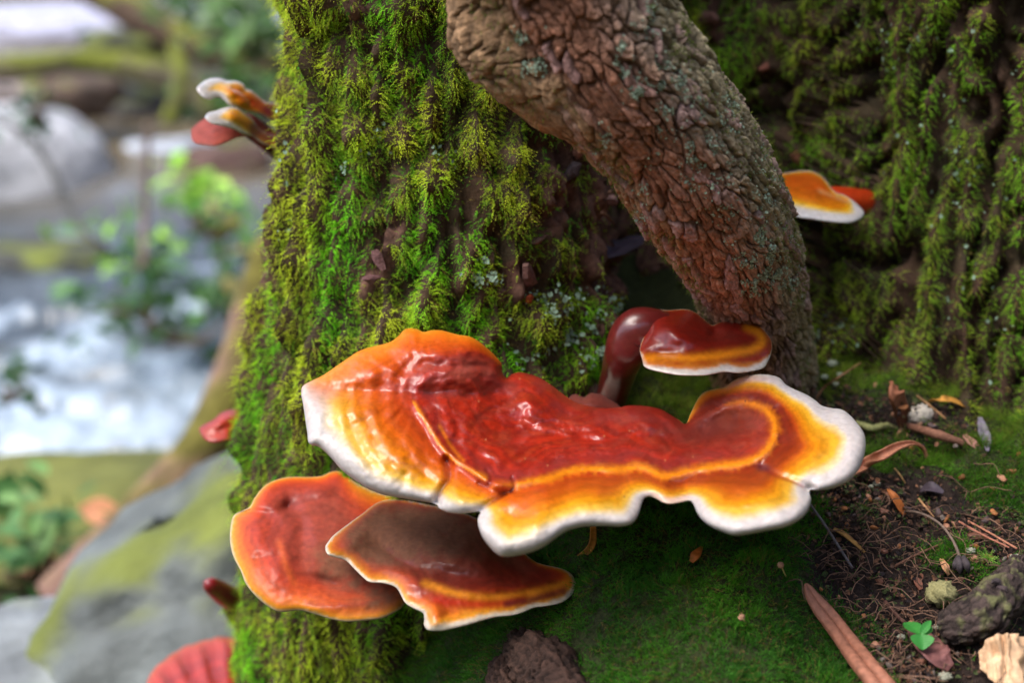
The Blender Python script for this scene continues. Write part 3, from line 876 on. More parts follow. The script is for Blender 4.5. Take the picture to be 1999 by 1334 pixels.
def bracket(name, label, outline, ctrl, colour, bumps=(), creases=(), step=4.0, rim_t=0.010, bot_t=0.028, bot_w=90,
            stalks=(), wrinkle=0.0011, parent_loc=None, group='bracket fungi on the mossy tree', base_loc=None, spacing=5.0, relief_fn=None):
    """outline rows: px, py, rim width px, then free parameters for the colour function"""
    ol = np.asarray(outline, float)
    per = np.linalg.norm(np.diff(np.r_[ol[:, :2], ol[:1, :2]], axis=0), axis=1).sum()
    olf = catmull(ol, int(per / spacing), closed=True)
    poly = olf[:, :2]
    x0, y0 = poly.min(0); x1, y1 = poly.max(0)
    gx, gy = np.meshgrid(np.arange(x0, x1, step), np.arange(y0, y1, step))
    gx = gx + (np.arange(gx.shape[0]) % 2)[:, None] * step / 2
    q = np.stack([gx.ravel(), gy.ravel()], -1)
    q = q[inside(q, poly)]
    dd, _ = seg_dist(q, poly)
    q = q[dd > step * 0.9]
    # rings just inside the outline so that the lip is round
    e = np.roll(poly, -1, 0) - np.roll(poly, 1, 0)
    nrm = nrmz(np.stack([-e[:, 1], e[:, 0]], -1))
    if not inside(poly[:1] + nrm[:1] * 1.0, poly)[0]:
        nrm = -nrm
    for off in (0.8, 2.0):
        rq = poly + nrm * off
        ok = inside(rq, poly)
        dr, _ = seg_dist(rq, poly)
        q = np.r_[q, rq[ok & (dr > off * 0.8)]]
    pts = np.r_[poly, q]
    n = len(poly)
    vo, eo, fo, *_ = delaunay_2d_cdt([Vector(p) for p in pts], [(i, (i + 1) % n) for i in range(n)], [], 1, 1e-5)
    p2 = np.array([(a.x, a.y) for a in vo]); tri = np.array([t for t in fo if len(t) == 3])
    a, b, c = p2[tri[:, 0]], p2[tri[:, 1]], p2[tri[:, 2]]
    cr = (b[:, 0] - a[:, 0]) * (c[:, 1] - a[:, 1]) - (b[:, 1] - a[:, 1]) * (c[:, 0] - a[:, 0])
    tri = np.where((cr < 0)[:, None], tri, tri[:, ::-1])
    tri = tri[np.abs(cr) > 1e-6]
    de, bi = seg_dist(p2, poly)
    on = de < 1e-3
    # parameters of the outline carried inward
    dist = np.linalg.norm(p2[:, None] - poly[None, ::2], axis=2) + 3
    wt = dist ** -3.0
    par = (wt @ olf[::2, 2:]) / wt.sum(1, keepdims=True)
    u, v = p2[:, 0], p2[:, 1]
    D = tps(ctrl)(u, v)
    t = np.clip(de / np.maximum(par[:, 0], 2), 0, 1)
    prof = np.sqrt(np.clip(1 - (1 - t) ** 2, 0, 1))
    h = rim_t * prof * np.clip(par[:, 0] / 40, 0.15, 1.6)
    fade = np.clip(de / 25, 0, 1)
    h = h + gauss(u, v, bumps) * np.clip(de / 12, 0, 1)
    cd = np.full(len(u), 1e9)
    for (line, wpx, dep) in creases:
        lf = catmull(np.asarray(line, float), 40)
        d, _ = seg_dist(p2, lf, closed=False)
        h = h - dep * np.exp(-(d / wpx) ** 2) * np.clip(de / 4, 0.0, 1)
        cd = np.minimum(cd, d)
    if relief_fn is not None:
        h = h + relief_fn(u, v, de, par) * fade
    if wrinkle:
        h = h + wrinkle * fade * fbm(u / 26, v / 20, 0.3, 4)
    top = P(u, v, D - h)
    tb = np.clip(de / bot_w, 0, 1)
    bot = P(u, v, D + bot_t * np.sqrt(np.clip(1 - (1 - tb) ** 2, 0, 1)) * np.where(on, 0, 1))
    colr = colour(u, v, de, par, cd)
    colr[:, :3] *= 0.64
    loc = base_loc if base_loc is not None else top.mean(0)
    th = thing(name, label, 'fungus', loc, group)
    obj('cap', top, tri, M['cap'], th, colr)
    obj('pore_surface', bot, tri[:, ::-1], M['pore'], th)
    for (pth, sc_, dust) in stalks:
        pth = np.asarray(pth, float)
        sv, sf = tube(P(pth[:, 0], pth[:, 1], pth[:, 2]), pxm(pth[:, 3], pth[:, 2]), 28, rough=0.10, freq=70, n=40)
        obj('stalk', sv, sf, M['stalk'], th, np.c_[np.tile(lin(sc_), (len(sv), 1)), np.full(len(sv), dust)])
    return th

def ramp(t, stops):
    xs = [s[0] for s in stops]; cs = np.array([lin(s[1]) for s in stops])
    return np.stack([np.interp(t, xs, cs[:, k]) for k in range(3)], -1)
def mix(a, b, w):
    w = np.asarray(w)[..., None] if np.ndim(w) == np.ndim(a) - 1 else w
    return a * (1 - w) + b * w

# ---- the largest bracket: wide wavy fan with white margin
# px, py, rim width, white weight, darkness of the zone next to the old core
big = [(588, 770, 26, .5, 0), (591, 754, 22, .42, 0), (610, 743, 12, .25, 0), (632, 732, 10, .1, 0), (664, 710, 9, 0, 0), (702, 685, 9, 0, 0), (736, 675, 9, 0, 0), (761, 668, 9, 0, 0),
 (777, 657, 10, 0, 0), (787, 646, 12, 0, 0), (799, 641, 14, 0, 0), (815, 643, 12, 0, 0), (827, 648, 8, 0, 0), (843, 645, 14, 0, 0), (862, 645, 14, 0, 0), (881, 650, 14, 0, 0), (897, 654, 14, 0, 0),
 (916, 657, 18, 0, 0), (934, 666, 18, 0, 0), (950, 679, 18, 0, 0), (966, 694, 18, 0, 0), (979, 710, 18, 0, 0), (980, 722, 14, 0, 0), (983, 732, 10, 0, 0), (990, 738, 8, 0, 0), (999, 731, 10, 0, 0), (1013, 727, 20, 0, 0),
 (1032, 730, 24, 0, 0), (1054, 738, 24, 0, 0), (1079, 754, 24, 0, 0), (1101, 771, 20, 0, 0), (1123, 785, 16, 0, 0), (1150, 793, 14, 0, 0), (1180, 797, 14, 0, 0), (1208, 796, 16, 0, 0), (1225, 792, 20, 0, 0), (1250, 792, 24, 0, 0),
 (1273, 795, 24, 0, 0), (1294, 801, 22, 0, 0), (1309, 810, 16, 0, 0), (1325, 820, 10, 0, .5), (1339, 828, 6, 0, 1), (1348, 808, 7, .05, 1), (1359, 785, 7, .1, 1), (1373, 767, 7, .1, 1), (1395, 760, 7, .15, 1), (1415, 756, 7, .2, 1),
 (1424, 749, 8, .3, 1), (1442, 738, 9, .35, 1), (1463, 733, 10, .4, 1), (1485, 731, 12, .45, 1), (1507, 733, 14, .5, 1), (1523, 739, 14, .55, 1), (1534, 751, 14, .6, 1), (1550, 760, 16, .6, 1), (1575, 771, 16, .65, 1),
 (1593, 783, 18, .7, 1), (1604, 792, 18, .75, 1), (1622, 797, 20, .8, 1), (1643, 800, 24, .9, 1), (1658, 810, 30, 1, 1), (1672, 825, 36, 1, 1), (1686, 845, 42, 1, 1), (1690, 866, 46, 1, 1), (1687, 890, 48, 1, 1),
 (1676, 918, 48, 1, 1), (1657, 940, 46, 1, 1), (1629, 953, 42, 1, .8), (1600, 958, 36, 1, .8), (1584, 957, 20, .9, .8), (1580, 962, 16, 1, .8), (1583, 977, 46, 1, .8), (1577, 997, 54, 1, .8), (1561, 1015, 56, 1, .8),
 (1532, 1030, 56, 1, .4), (1496, 1037, 56, 1, .35), (1460, 1044, 56, 1, .3), (1435, 1046, 56, 1, .3), (1413, 1040, 54, 1, .3), (1388, 1029, 50, 1, .35), (1370, 1015, 42, 1, .5), (1360, 1000, 30, .9, .8), (1354, 986, 16, .7, .8), (1347, 979, 10, .45, .8),
 (1333, 981, 10, .4, .8), (1312, 985, 10, .4, .8), (1296, 983, 10, .4, .8), (1283, 976, 10, .4, .6), (1269, 971, 12, .45, .4), (1258, 974, 16, .55, .4), (1253, 984, 24, .7, .4), (1249, 998, 34, .9, .3), (1243, 1012, 46, 1, .3),
 (1232, 1024, 50, 1, .3), (1211, 1029, 52, 1, .3), (1186, 1028, 54, 1, .3), (1157, 1028, 54, 1, .2), (1129, 1031, 54, 1, .2), (1102, 1040, 54, 1, .1), (1074, 1060, 54, 1, 0), (1050, 1074, 54, 1, 0), (1018, 1084, 54, 1, 0),
 (986, 1088, 54, 1, 0), (968, 1081, 54, 1, 0), (946, 1056, 50, 1, 0), (935, 1032, 44, 1, 0), (933, 1014, 34, .9, 0), (938, 1001, 20, .8, 0), (930, 1000, 18, .8, .1), (916, 1002, 24, .8, .1), (900, 1004, 28, .85, .1), (878, 1002, 28, .85, .1), (860, 995, 26, .85, .1),
 (852, 986, 20, .8, .1), (838, 982, 30, .9, 0), (812, 978, 42, 1, 0), (780, 973, 44, 1, 0), (749, 967, 46, 1, 0), (717, 954, 46, 1, 0), (692, 938, 46, 1, 0), (667, 918, 44, 1, 0), (645, 893, 40, 1, 0), (624, 874, 36, 1, 0),
 (610, 870, 30, .9, 0), (602, 864, 28, .75, 0), (600, 846, 28, .62, 0), (597, 827, 28, .56, 0), (594, 805, 28, .52, 0), (591, 786, 28, .5, 0)]
core_line = np.array([(803, 772), (806, 790), (821, 815), (837, 842), (856, 871), (875, 893), (890, 906), (916, 922), (940, 937), (962, 952), (1002, 951), (1030, 946), (1074, 938), (1106, 926), (1138, 920), (1175, 920), (1208, 922), (1244, 916), (1269, 922), (1294, 934),
 (1323, 931), (1359, 922), (1406, 915), (1442, 911), (1478, 900), (1503, 879), (1516, 853), (1516, 825), (1503, 803), (1481, 789), (1450, 783), (1420, 787), (1390, 800), (1339, 828), (1309, 806), (1273, 790), (1225, 786), (1180, 790),
 (1123, 780), (1079, 748), (1054, 730), (1013, 720), (990, 733), (979, 716), (930, 688), (872, 698), (832, 712), (808, 742)], float)
corep = catmull(core_line, 260, closed=True)
ridge_b = catmull(np.array([(858, 832), (872, 858), (888, 882), (905, 900)], float), 30)
ridge_a = catmull(np.array([(806, 790), (821, 815), (837, 842), (856, 871), (876, 894), (892, 906), (918, 922), (946, 933)], float), 60)
front_line = catmull(core_line[9:32], 120)
def big_colour(u, v, de, par, cd):
    q = np.stack([u, v], -1)
    dc, _ = seg_dist(q, corep)
    ins = inside(q, corep)
    ww, dk = par[:, 1], par[:, 2]
    n1 = fbm(u / 40, v / 30, 2.2, 3); n2 = fbm(u / 9, v / 9, 5.2, 2); n3 = noise3(u / 70, v / 60, 1.0)
    t = dc / (dc + de + 1e-6)
    t = np.where(u < 880, np.clip(t, 0, 1) ** (1 + .28 * sstep(900, 800, u)), t) + 0.035 * n1 + 0.045 * fbm(u / 55, v / 55, 4.4, 2) + .012 * n2
    yellow_front = ramp(t, [(0, (206, 66, 10)), (.12, (222, 84, 8)), (.3, (238, 112, 6)), (.45, (248, 146, 8)), (.56, (250, 176, 22)), (.67, (246, 200, 84)), (.75, (228, 206, 168)), (.83, (218, 208, 202)), (1, (220, 211, 207))])
    dark_front = ramp(t, [(0, (118, 24, 8)), (.27, (136, 30, 8)), (.37, (190, 66, 6)), (.45, (232, 120, 6)), (.56, (248, 160, 12)), (.68, (248, 186, 44)), (.76, (240, 214, 160)), (.8, (218, 206, 200)), (1, (220, 211, 207))])
    front = mix(yellow_front, dark_front, np.clip(dk, 0, 1))
    backc = ramp(t, [(0, (196, 56, 22)), (.3, (222, 82, 14)), (.6, (236, 100, 10)), (.9, (244, 128, 12)), (1, (240, 150, 40))])
    darkb = ramp(t, [(0, (120, 26, 10)), (.5, (150, 40, 8)), (.8, (226, 120, 10)), (.92, (244, 160, 20)), (1, (240, 210, 140))])
    back = mix(backc, darkb, np.clip(dk, 0, 1))
    out = mix(back, front, sstep(.12, .62, ww))
    # thin concentric growth lines
    lines = 0.5 + 0.35 * np.sin(t * 46 + 3 * n3) + .25 * np.sin(t * 117 + 5 * n1)
    out = out * (1 - 0.24 * lines * sstep(.80, .55, t))[:, None]
    # inner, older zone
    s1 = fbm(dc / 12 + 2.5 * n3, u / 90, v / 90, 3) * 1.3
    rb = mix(np.tile(lin((200, 46, 16)), (len(u), 1)), lin((138, 22, 14)), np.clip(0.5 + 1.1 * s1, 0, 1))
    rb = rb * (1 - .28 * (.5 + .5 * np.sin(dc / 3.6 + 4 * n3 + 2 * n1)) * np.clip(.6 + n1, 0, 1))[:, None]
    rb = mix(rb, lin((206, 62, 22)), np.clip(sstep(40, 75, dc) * 0.0 + sstep(.1, .6, s1) * .6, 0, 1))
    # duller plum belt just inside the old edge
    plum = np.exp(-((dc - 26) / 16) ** 2) * np.clip(.6 + n1, 0, 1)
    rb = mix(rb, lin((150, 44, 40)), plum * 0.75)
    dust1 = gauss(u, v, [(900, 722, 75, 22, -.1, .8), (1425, 812, 55, 32, -.3, .95), (1470, 850, 26, 40, .2, .4), (1100, 765, 70, 10, .45, .45)]) * np.clip(.75 + 1.2 * n1, 0, 1.1)
    rb = mix(rb, lin((160, 84, 66)), np.clip(dust1, 0, 1) * 0.65)
    dkc = gauss(u, v, [(1410, 825, 80, 42, -.3, 1.1), (1330, 850, 60, 26, .2, .5)])
    rb = mix(rb, lin((104, 36, 26)), np.clip(dkc, 0, 1) * .75)
    # bright broken yellow line at the old edge
    dl, li = seg_dist(q, front_line, closed=False)
    fr = li / len(front_line)
    lw = np.interp(fr, [0, .1, .3, .6, .8, .95, 1], [4, 8, 9, 9, 9, 6, 3])
    strk = noise3(fr * 230, dl / 40, 3.0) + .5 * noise3(fr * 520, 1.0, 6.0)
    edge = np.exp(-np.clip((np.where(ins, dl, 0) - 3 - 5 * n2) / lw, 0, 9) ** 2) * np.interp(fr, [0, .05, .85, 1], [.6, 1, 1, .25]) * (dl < 40)
    dla, _ = seg_dist(q, ridge_a, closed=False)
    edge = np.maximum(edge, np.exp(-((dla - 2 - 2 * n2) / 4.5) ** 2))
    rb = mix(rb, lin((206, 84, 14)), np.clip(.75 * np.exp(-dl / (16 + 8 * strk).clip(6, 40)) * sstep(.5, .75, fr) * (dl < 90), 0, 1))
    rb = mix(rb, lin((246, 142, 14)), np.clip(edge * 1.1, 0, 1))
    out = np.where(ins[:, None], rb, out)
    eo = np.exp(-np.clip(dl / (5.5 + 6 * strk).clip(2, 14), 0, 9) ** 2) * np.interp(fr, [0, .85, 1], [1, 1, .3])
    out = np.where(ins[:, None], out, mix(out, lin((240, 130, 16)), np.clip(eo, 0, 1) * (1 - .3 * dk)))
    db, _ = seg_dist(q, ridge_b, closed=False)
    out = mix(out, lin((238, 120, 16)), np.exp(-((db + 1.5 * n2) / 3.2) ** 2) * .85)
    # knobs and flecks, plus the shade in the creases put into the colour
    out = mix(out, lin((222, 96, 26)), np.exp(-(((u - 977) / 22) ** 2 + ((v - 948) / 11) ** 2) ** 2) * .8)
    cr = np.exp(-(cd / 4.0) ** 2) * sstep(3, 20, de)
    out = mix(out, lin((132, 34, 20)), cr * .7)
    out = mix(out, lin((92, 26, 34)), np.exp(-(((u - 1490) / 16) ** 2 + ((v - 914) / 7) ** 2) ** 2) * .9)
    groove_shade = gauss(u, v, [(860, 768, 90, 9, 0, .8)]) * np.clip(.7 + n2, 0, 1)  # dark of the valley groove painted in as shade
    out = mix(out, lin((104, 40, 40)), np.clip(groove_shade, 0, 1) * .8)
    fleck = (fbm(u / 3.3, v / 3.3, 9.0, 2) > .62) & (ww < .99)
    out = np.where(fleck[:, None] & ins[:, None], mix(out, np.tile(lin((225, 140, 90)), (len(u), 1)), np.full(len(u), .5)), out)
    grit = fbm(u / 2.6, v / 2.6, 12.0, 2) - .25 * fbm(u / 60, v / 50, 3.3, 2)
    out = mix(out, lin((70, 44, 34)), sstep(.66, .74, grit) * .8)
    film = np.clip(fbm(u / 46, v / 22, 9.9, 4) * 1.6, 0, 1) * (~ins | (ww < .5))
    out = mix(out, lin((150, 78, 52)), film * ins * .35)
    dust1 = dust1 + film * .6
    dust = np.clip(dust1 * .9 + .5 * sstep(.70, .8, t) * (~ins) * ww + .45 * plum * ins, 0, 1)
    return np.c_[out, dust]
big_ctrl = [(588, 770, .690), (799, 641, .722), (940, 668, .724), (664, 710, .706), (700, 800, .684), (749, 967, .652), (620, 870, .668), (850, 984, .644), (986, 1088, .612), (935, 1020, .624), (1100, 1042, .612), (1230, 1024, .618),
            (1265, 972, .640), (1348, 979, .636), (1435, 1046, .602), (1560, 1015, .606), (1584, 958, .630), (1690, 866, .652), (1629, 953, .632), (1485, 731, .712), (1604, 792, .684), (1339, 828, .712), (1200, 796, .728), (1013, 727, .735), (1100, 880, .688), (1250, 880, .686), (1420, 850, .690), (850, 850, .678)]
big_bumps = [(1040, 785, 46, 34, .5, .012), (1150, 830, 70, 26, .35, .008), (1250, 822, 50, 22, .2, .009), (1010, 850, 60, 30, .4, -.004), (900, 735, 70, 20, 0, .006), (870, 768, 100, 12, 0, -.0035), (700, 765, 90, 18, 0, -.0045),
             (760, 870, 70, 50, .6, .007), (690, 800, 60, 20, -.1, .004), (860, 690, 70, 22, .1, .006), (740, 720, 60, 22, -.35, .005), (1000, 1010, 40, 26, -.3, -.006), (1060, 985, 30, 40, .5, .006), (1160, 970, 60, 26, 0, .006), (1290, 950, 26, 20, 0, .005), (1335, 955, 24, 18, 0, -.004),
             (1440, 970, 70, 30, -.1, .008), (1580, 860, 50, 60, .2, .006), (1430, 815, 60, 26, -.3, -.010), (1500, 790, 30, 30, 0, .003), (1380, 880, 70, 18, -.1, .003), (930, 925, 20, 9, .6, .005), (977, 948, 20, 9, .2, .005), (900, 970, 24, 22, .3, .005), (1110, 900, 90, 12, -.05, -.003)]
def big_relief(u, v, de, par):
    q = np.stack([u, v], -1)
    dc, _ = seg_dist(q, corep); ins = inside(q, corep)
    sd = np.where(ins, dc, -dc)
    r = 0.0016 * np.exp(-((sd - 5) / 10) ** 2) - 0.0012 * np.exp(-((sd + 9) / 9) ** 2)
    r = r + 0.0007 * np.sin(sd / 6.0 + 2 * noise3(u / 60, v / 60, 0)) * sstep(-60, 0, sd) * sstep(70, 30, sd)
    r = r * sstep(770, 830, v)
    # ripples that follow the growth bands, and a wrinkled varnish on the old zone
    wv = sd / 9.0 + 3.0 * noise3(u / 45, v / 35, 3.0)
    r = r + (0.0008 * np.sin(wv) + 0.0013 * fbm(u / 22, v / 12, 4.0, 3)) * sstep(-6, 20, sd)
    r = r + 0.0007 * fbm(u / 6, v / 5, 8.0, 2) * sstep(0, 30, sd) * sstep(-.1, .4, fbm(u / 50, v / 36, 5.5, 2))
    rad = np.arctan2(v - 760, u - 820)
    r = r + 0.0009 * noise3(rad * 7, de / 90, 1.5) * (u < 880) * sstep(8, 40, -sd)
    r = r + 0.00045 * np.sin(dc / 5.5 + 2 * noise3(u / 70, v / 70, 5)) * sstep(0, 14, -sd) * sstep(20, 50, de)
    # soft lobes along the growing margin
    r = r + 0.0022 * noise3(u / 40, v / 70, 7.7) * sstep(0.3, 0.8, par[:, 1]) * np.exp(-((de - 55) / 40) ** 2)
    return r
big_creases = [([(850, 986), (862, 959), (876, 937), (877, 918), (872, 900)], 9, .0055), ([(938, 1002), (947, 990), (966, 979), (985, 966)], 9, .004), ([(1582, 958), (1555, 945), (1530, 935), (1508, 926), (1488, 913)], 10, .004),
               ([(950, 922), (958, 940), (950, 950), (935, 945)], 6, .0025), ([(1000, 934), (1004, 948), (998, 960)], 4, .003)]
bracket('bracket_fungus', 'largest bracket fungus, glossy red and orange wavy fan with thick white margin', big, big_ctrl, big_colour, big_bumps, big_creases,
        step=3.4, rim_t=.013, bot_t=.03, bot_w=110, relief_fn=big_relief, wrinkle=.0012,
        stalks=[([(1120, 860, .735, 44), (1120, 845, .76, 50), (1100, 830, .81, 60)], (110, 30, 20), .2), ([(960, 800, .745, 30), (950, 800, .79, 36)], (110, 30, 20), .3)],
        base_loc=P(1100, 820, .78))

def edge_colour(stops, dust_spots=(), lines=(), spots=(), dust=0.05, noise_amp=4.0, dust_col=(128, 86, 62), scale_par=True, base_dust=None):
    """colour by distance (px) from the margin; lines: (polyline, width, colour, strength); spots: gaussians with colour"""
    def f(u, v, de, par, cd):
        n1 = fbm(u / 30, v / 24, 6.1, 3); n2 = fbm(u / 8, v / 8, 1.1, 2)
        t = de / np.maximum(par[:, 1], .05) + noise_amp * n1
        t = np.where(de < 3, de / np.maximum(par[:, 1], .05), t)
        out = ramp(t, stops)
        ring = 0.5 + 0.3 * np.sin(de / 5.0 + 2.5 * noise3(u / 50, v / 50, 2)) + .3 * np.sin(de / 2.2 + 4 * noise3(u / 40, v / 40, 4))
        out = out * (1 - 0.26 * ring * sstep(6, 30, de))[:, None]
        out = out * (1 + 0.20 * n1 + 0.16 * n2)[:, None]
        q = np.stack([u, v], -1)
        for (ln_, w_, c_, a_) in lines:
            d, _ = seg_dist(q, catmull(np.asarray(ln_, float), 40), closed=False)
            out = mix(out, lin(c_), np.exp(-((d + 3 * n2) / w_) ** 2) * a_)
        for (a, b, sa, sb, rot, amp, c_) in spots:
            out = mix(out, lin(c_), np.clip(gauss(u, v, [(a, b, sa, sb, rot, amp)]) * (1 + .6 * n1), 0, 1))
        dm = np.clip(gauss(u, v, dust_spots) * (.9 + .9 * n1 + .4 * n2), 0, 1)
        out = mix(out, lin(dust_col) * (1 + .2 * n2)[:, None], dm * .92)
        out = mix(out, lin((60, 38, 30)), sstep(.64, .74, fbm(u / 2.8, v / 2.8, 3.0, 2)) * .7)
        return np.c_[np.clip(out, 0.001, 1), np.clip(dust + dm, 0, 1)]
    return f

def rows(pts, rim, band):
    return [(p[0], p[1], p[2] if len(p) > 2 else rim, p[3] if len(p) > 3 else band) for p in pts]

# ---- lower shelf, paler orange red, dusty
low_a = rows([(449, 1044), (452, 1019, 26, .8), (459, 1005, 26, .6), (478, 996, 22, .4), (489, 989, 20, .3), (498, 972, 20, .25), (516, 950, 20, .25), (538, 938, 20, .2), (567, 932, 20, .2), (603, 932, 20, .2), (628, 930, 20, .2), (646, 922, 20, .2), (661, 921, 20, .2), (676, 929, 20, .2), (700, 945), (740, 962), (790, 975), (850, 1000),
              (862, 1060), (845, 1130), (815, 1165), (790, 1181), (779, 1192), (747, 1208), (711, 1213), (675, 1215), (646, 1210), (617, 1201), (585, 1193), (552, 1196), (531, 1190), (502, 1168), (480, 1141), (470, 1116), (457, 1091), (450, 1066)], 26, 1.0)
bracket('bracket_fungus', 'lower shelf of matt orange red fungus with thin pale edge, partly under the dusty one', low_a,
        [(449, 1044, .735), (516, 950, .760), (603, 932, .775), (661, 921, .778), (860, 1030, .765), (790, 1181, .70), (675, 1215, .688), (552, 1196, .695), (470, 1116, .712), (620, 1060, .726), (740, 1090, .728)],
        edge_colour([(0, (226, 206, 176)), (2.5, (232, 196, 130)), (5, (236, 156, 24)), (16, (236, 120, 16)), (34, (228, 88, 16)), (60, (206, 66, 28)), (100, (184, 62, 40)), (160, (176, 66, 48))],
                    dust_spots=[(700, 1120, 80, 55, .2, .95), (760, 1170, 60, 26, -.3, .7), (640, 1090, 40, 30, 0, .6), (660, 1000, 60, 40, 0, .25)],
                    lines=[([(545, 1060), (552, 1085), (560, 1110), (575, 1140)], 7, (230, 104, 40), .6), ([(600, 1180), (660, 1185), (720, 1178), (770, 1170)], 6, (150, 40, 30), .6)],
                    spots=[(640, 1130, 26, 10, .2, .8, (84, 44, 34)), (566, 985, 12, 10, 0, .6, (120, 44, 40))], dust=.62),
        bumps=[(540, 1100, 40, 60, -.3, .006), (500, 1050, 22, 40, 0, .004), (566, 990, 18, 16, 0, -.006), (620, 960, 30, 14, 0, .004), (545, 1000, 26, 12, 0, .004), (640, 1140, 50, 16, .2, -.006), (690, 1180, 80, 12, -.1, .004), (590, 1060, 20, 60, 0, -.004)],
        creases=[([(455, 1002), (490, 1000), (530, 1003), (560, 992)], 9, .004), ([(505, 1090), (540, 1085)], 10, .002)], rim_t=.008, bot_t=.022, bot_w=60,
        stalks=[([(800, 1020, .775, 34), (800, 1000, .80, 44)], (120, 40, 30), .5)], base_loc=P(800, 1000, .78))
# ---- dusty shelf in front of it
low_b = rows([(635, 1069), (641, 1058, 18, .6), (653, 1044, 18, .4), (682, 1022, 18, .25), (711, 1001, 18, .15), (729, 987, 18, .15), (747, 979, 18, .15), (780, 976, 18, .15), (830, 985, 18, .15), (900, 1000, 18, .15), (970, 1035, 18, .15), (1035, 1090, 18, .15), (1057, 1102, 18, .15), (1089, 1109, 16, .2), (1111, 1118, 14, .4), (1123, 1134, 14), (1123, 1152, 12, 1.6), (1111, 1168, 12, 1.6), (1093, 1179, 12, 1.6),
              (1064, 1185, 12, 1.6), (1042, 1188, 12, 1.6), (1021, 1197, 12, 1.6), (999, 1203, 12, 1.6), (970, 1206, 14, 1.8), (945, 1212, 16, 2), (916, 1221, 18, 2.2), (887, 1228, 18, 2.4), (862, 1233, 18, 2.4), (837, 1232, 18, 2.2), (828, 1222, 16, 1.6), (828, 1208, 14), (825, 1198, 14), (805, 1188, 14), (790, 1177, 14),
              (779, 1156, 14), (769, 1146, 14), (747, 1140, 14), (722, 1138, 14), (707, 1127, 14), (689, 1109, 14), (675, 1096, 14), (653, 1089, 18), (639, 1083, 18)], 18, 1.0)
bracket('bracket_fungus', 'dark red shelf fungus powdered with brown dust, overlapping the matt shelf under the largest one', low_b,
        [(635, 1069, .690), (711, 1001, .735), (780, 976, .765), (970, 1035, .735), (1035, 1091, .712), (1123, 1140, .692), (999, 1203, .662), (862, 1233, .648), (828, 1210, .654), (747, 1140, .676), (675, 1096, .688), (850, 1080, .690), (930, 1110, .688)],
        edge_colour([(0, (226, 214, 198)), (4, (230, 212, 186)), (7, (236, 160, 36)), (16, (228, 112, 22)), (28, (190, 62, 20)), (45, (150, 40, 26)), (80, (134, 36, 26)), (150, (128, 40, 30))],
                    dust_spots=[(790, 1040, 90, 50, .1, 1.2), (730, 1050, 60, 40, 0, .9), (880, 1020, 60, 40, .4, .6), (720, 1085, 40, 20, .4, .5), (1000, 1095, 40, 14, .4, .5), (850, 1060, 120, 60, .1, .55)],
                    lines=[([(830, 1140), (890, 1160), (960, 1168), (1030, 1160), (1090, 1145), (1112, 1135)], 8, (242, 148, 30), .95), ([(850, 1172), (910, 1180), (970, 1180), (1020, 1172)], 8, (190, 40, 14), .8), ([(990, 1180), (1040, 1172), (1100, 1155)], 8, (110, 30, 34), .85)],
                    dust=.22),
        bumps=[(780, 1035, 70, 34, .3, .008), (930, 1095, 60, 26, .2, .008), (690, 1060, 30, 24, -.4, .005), (860, 1120, 60, 16, .2, -.005), (800, 1130, 34, 22, .5, .005), (970, 1150, 80, 12, -.1, .003), (850, 1200, 20, 24, 0, .005), (760, 1080, 60, 12, .6, -.004)],
        rim_t=.008, bot_t=.02, bot_w=60, wrinkle=.0014, stalks=[([(930, 1060, .755, 34), (930, 1050, .79, 46)], (90, 26, 20), .3)], base_loc=P(930, 1050, .78))
# ---- small varnished one on a dark curved stalk
small_c = rows([(1249, 685), (1251, 673), (1258, 654), (1262, 628), (1266, 608), (1275, 603), (1301, 606), (1330, 604), (1348, 606), (1366, 616), (1381, 629), (1392, 635), (1409, 628), (1438, 624), (1463, 628), (1485, 639), (1499, 654, 18), (1507, 670, 18), (1505, 691, 18), (1498, 709, 12, 1.6), (1490, 719, 10, 2.2), (1474, 724, 10, 2.4),
                (1442, 729, 10, 2.6), (1413, 727, 10, 2.4), (1381, 733, 12, 3), (1352, 734, 12, 3.2), (1323, 733, 12, 3), (1294, 728, 12, 2.8), (1269, 722, 12, 2.4), (1257, 715, 12, 2), (1254, 704, 12, 1.2)], 22, .12)
bracket('stalked_fungus', 'small varnished dark red fungus on curved maroon stalk at the leaning stem foot', small_c,
        [(1250, 690, .722), (1330, 604, .752), (1270, 610, .750), (1392, 636, .742), (1485, 640, .742), (1506, 680, .728), (1490, 719, .716), (1380, 733, .700), (1260, 715, .712), (1350, 670, .724), (1440, 670, .726)],
        edge_colour([(0, (232, 222, 210)), (3.6, (230, 216, 200)), (6, (220, 130, 40)), (11, (158, 40, 14)), (26, (150, 34, 16)), (60, (152, 32, 18)), (90, (158, 32, 18))],
                    lines=[([(1262, 700), (1300, 698), (1345, 700), (1390, 696), (1430, 690), (1470, 682), (1488, 668), (1482, 650), (1460, 638)], 9, (244, 142, 18), 1.0), ([(1265, 712), (1300, 714), (1350, 718)], 4, (226, 120, 20), .6)],
                    spots=[(1420, 655, 30, 14, .2, .6, (150, 56, 40))], dust=.0),
        bumps=[(1310, 640, 40, 26, .1, .012), (1335, 665, 30, 16, 0, .004), (1440, 660, 36, 16, .1, -.003), (1395, 650, 14, 18, 0, -.005), (1290, 690, 30, 8, 0, -.003)], rim_t=.008, bot_t=.018, bot_w=40,
        stalks=[([(1192, 785, .80, 30), (1205, 735, .775, 33), (1220, 690, .750, 40), (1236, 652, .744, 44), (1262, 640, .742, 40), (1300, 640, .744, 30)], (96, 26, 24), .0)], base_loc=P(1196, 770, .79))
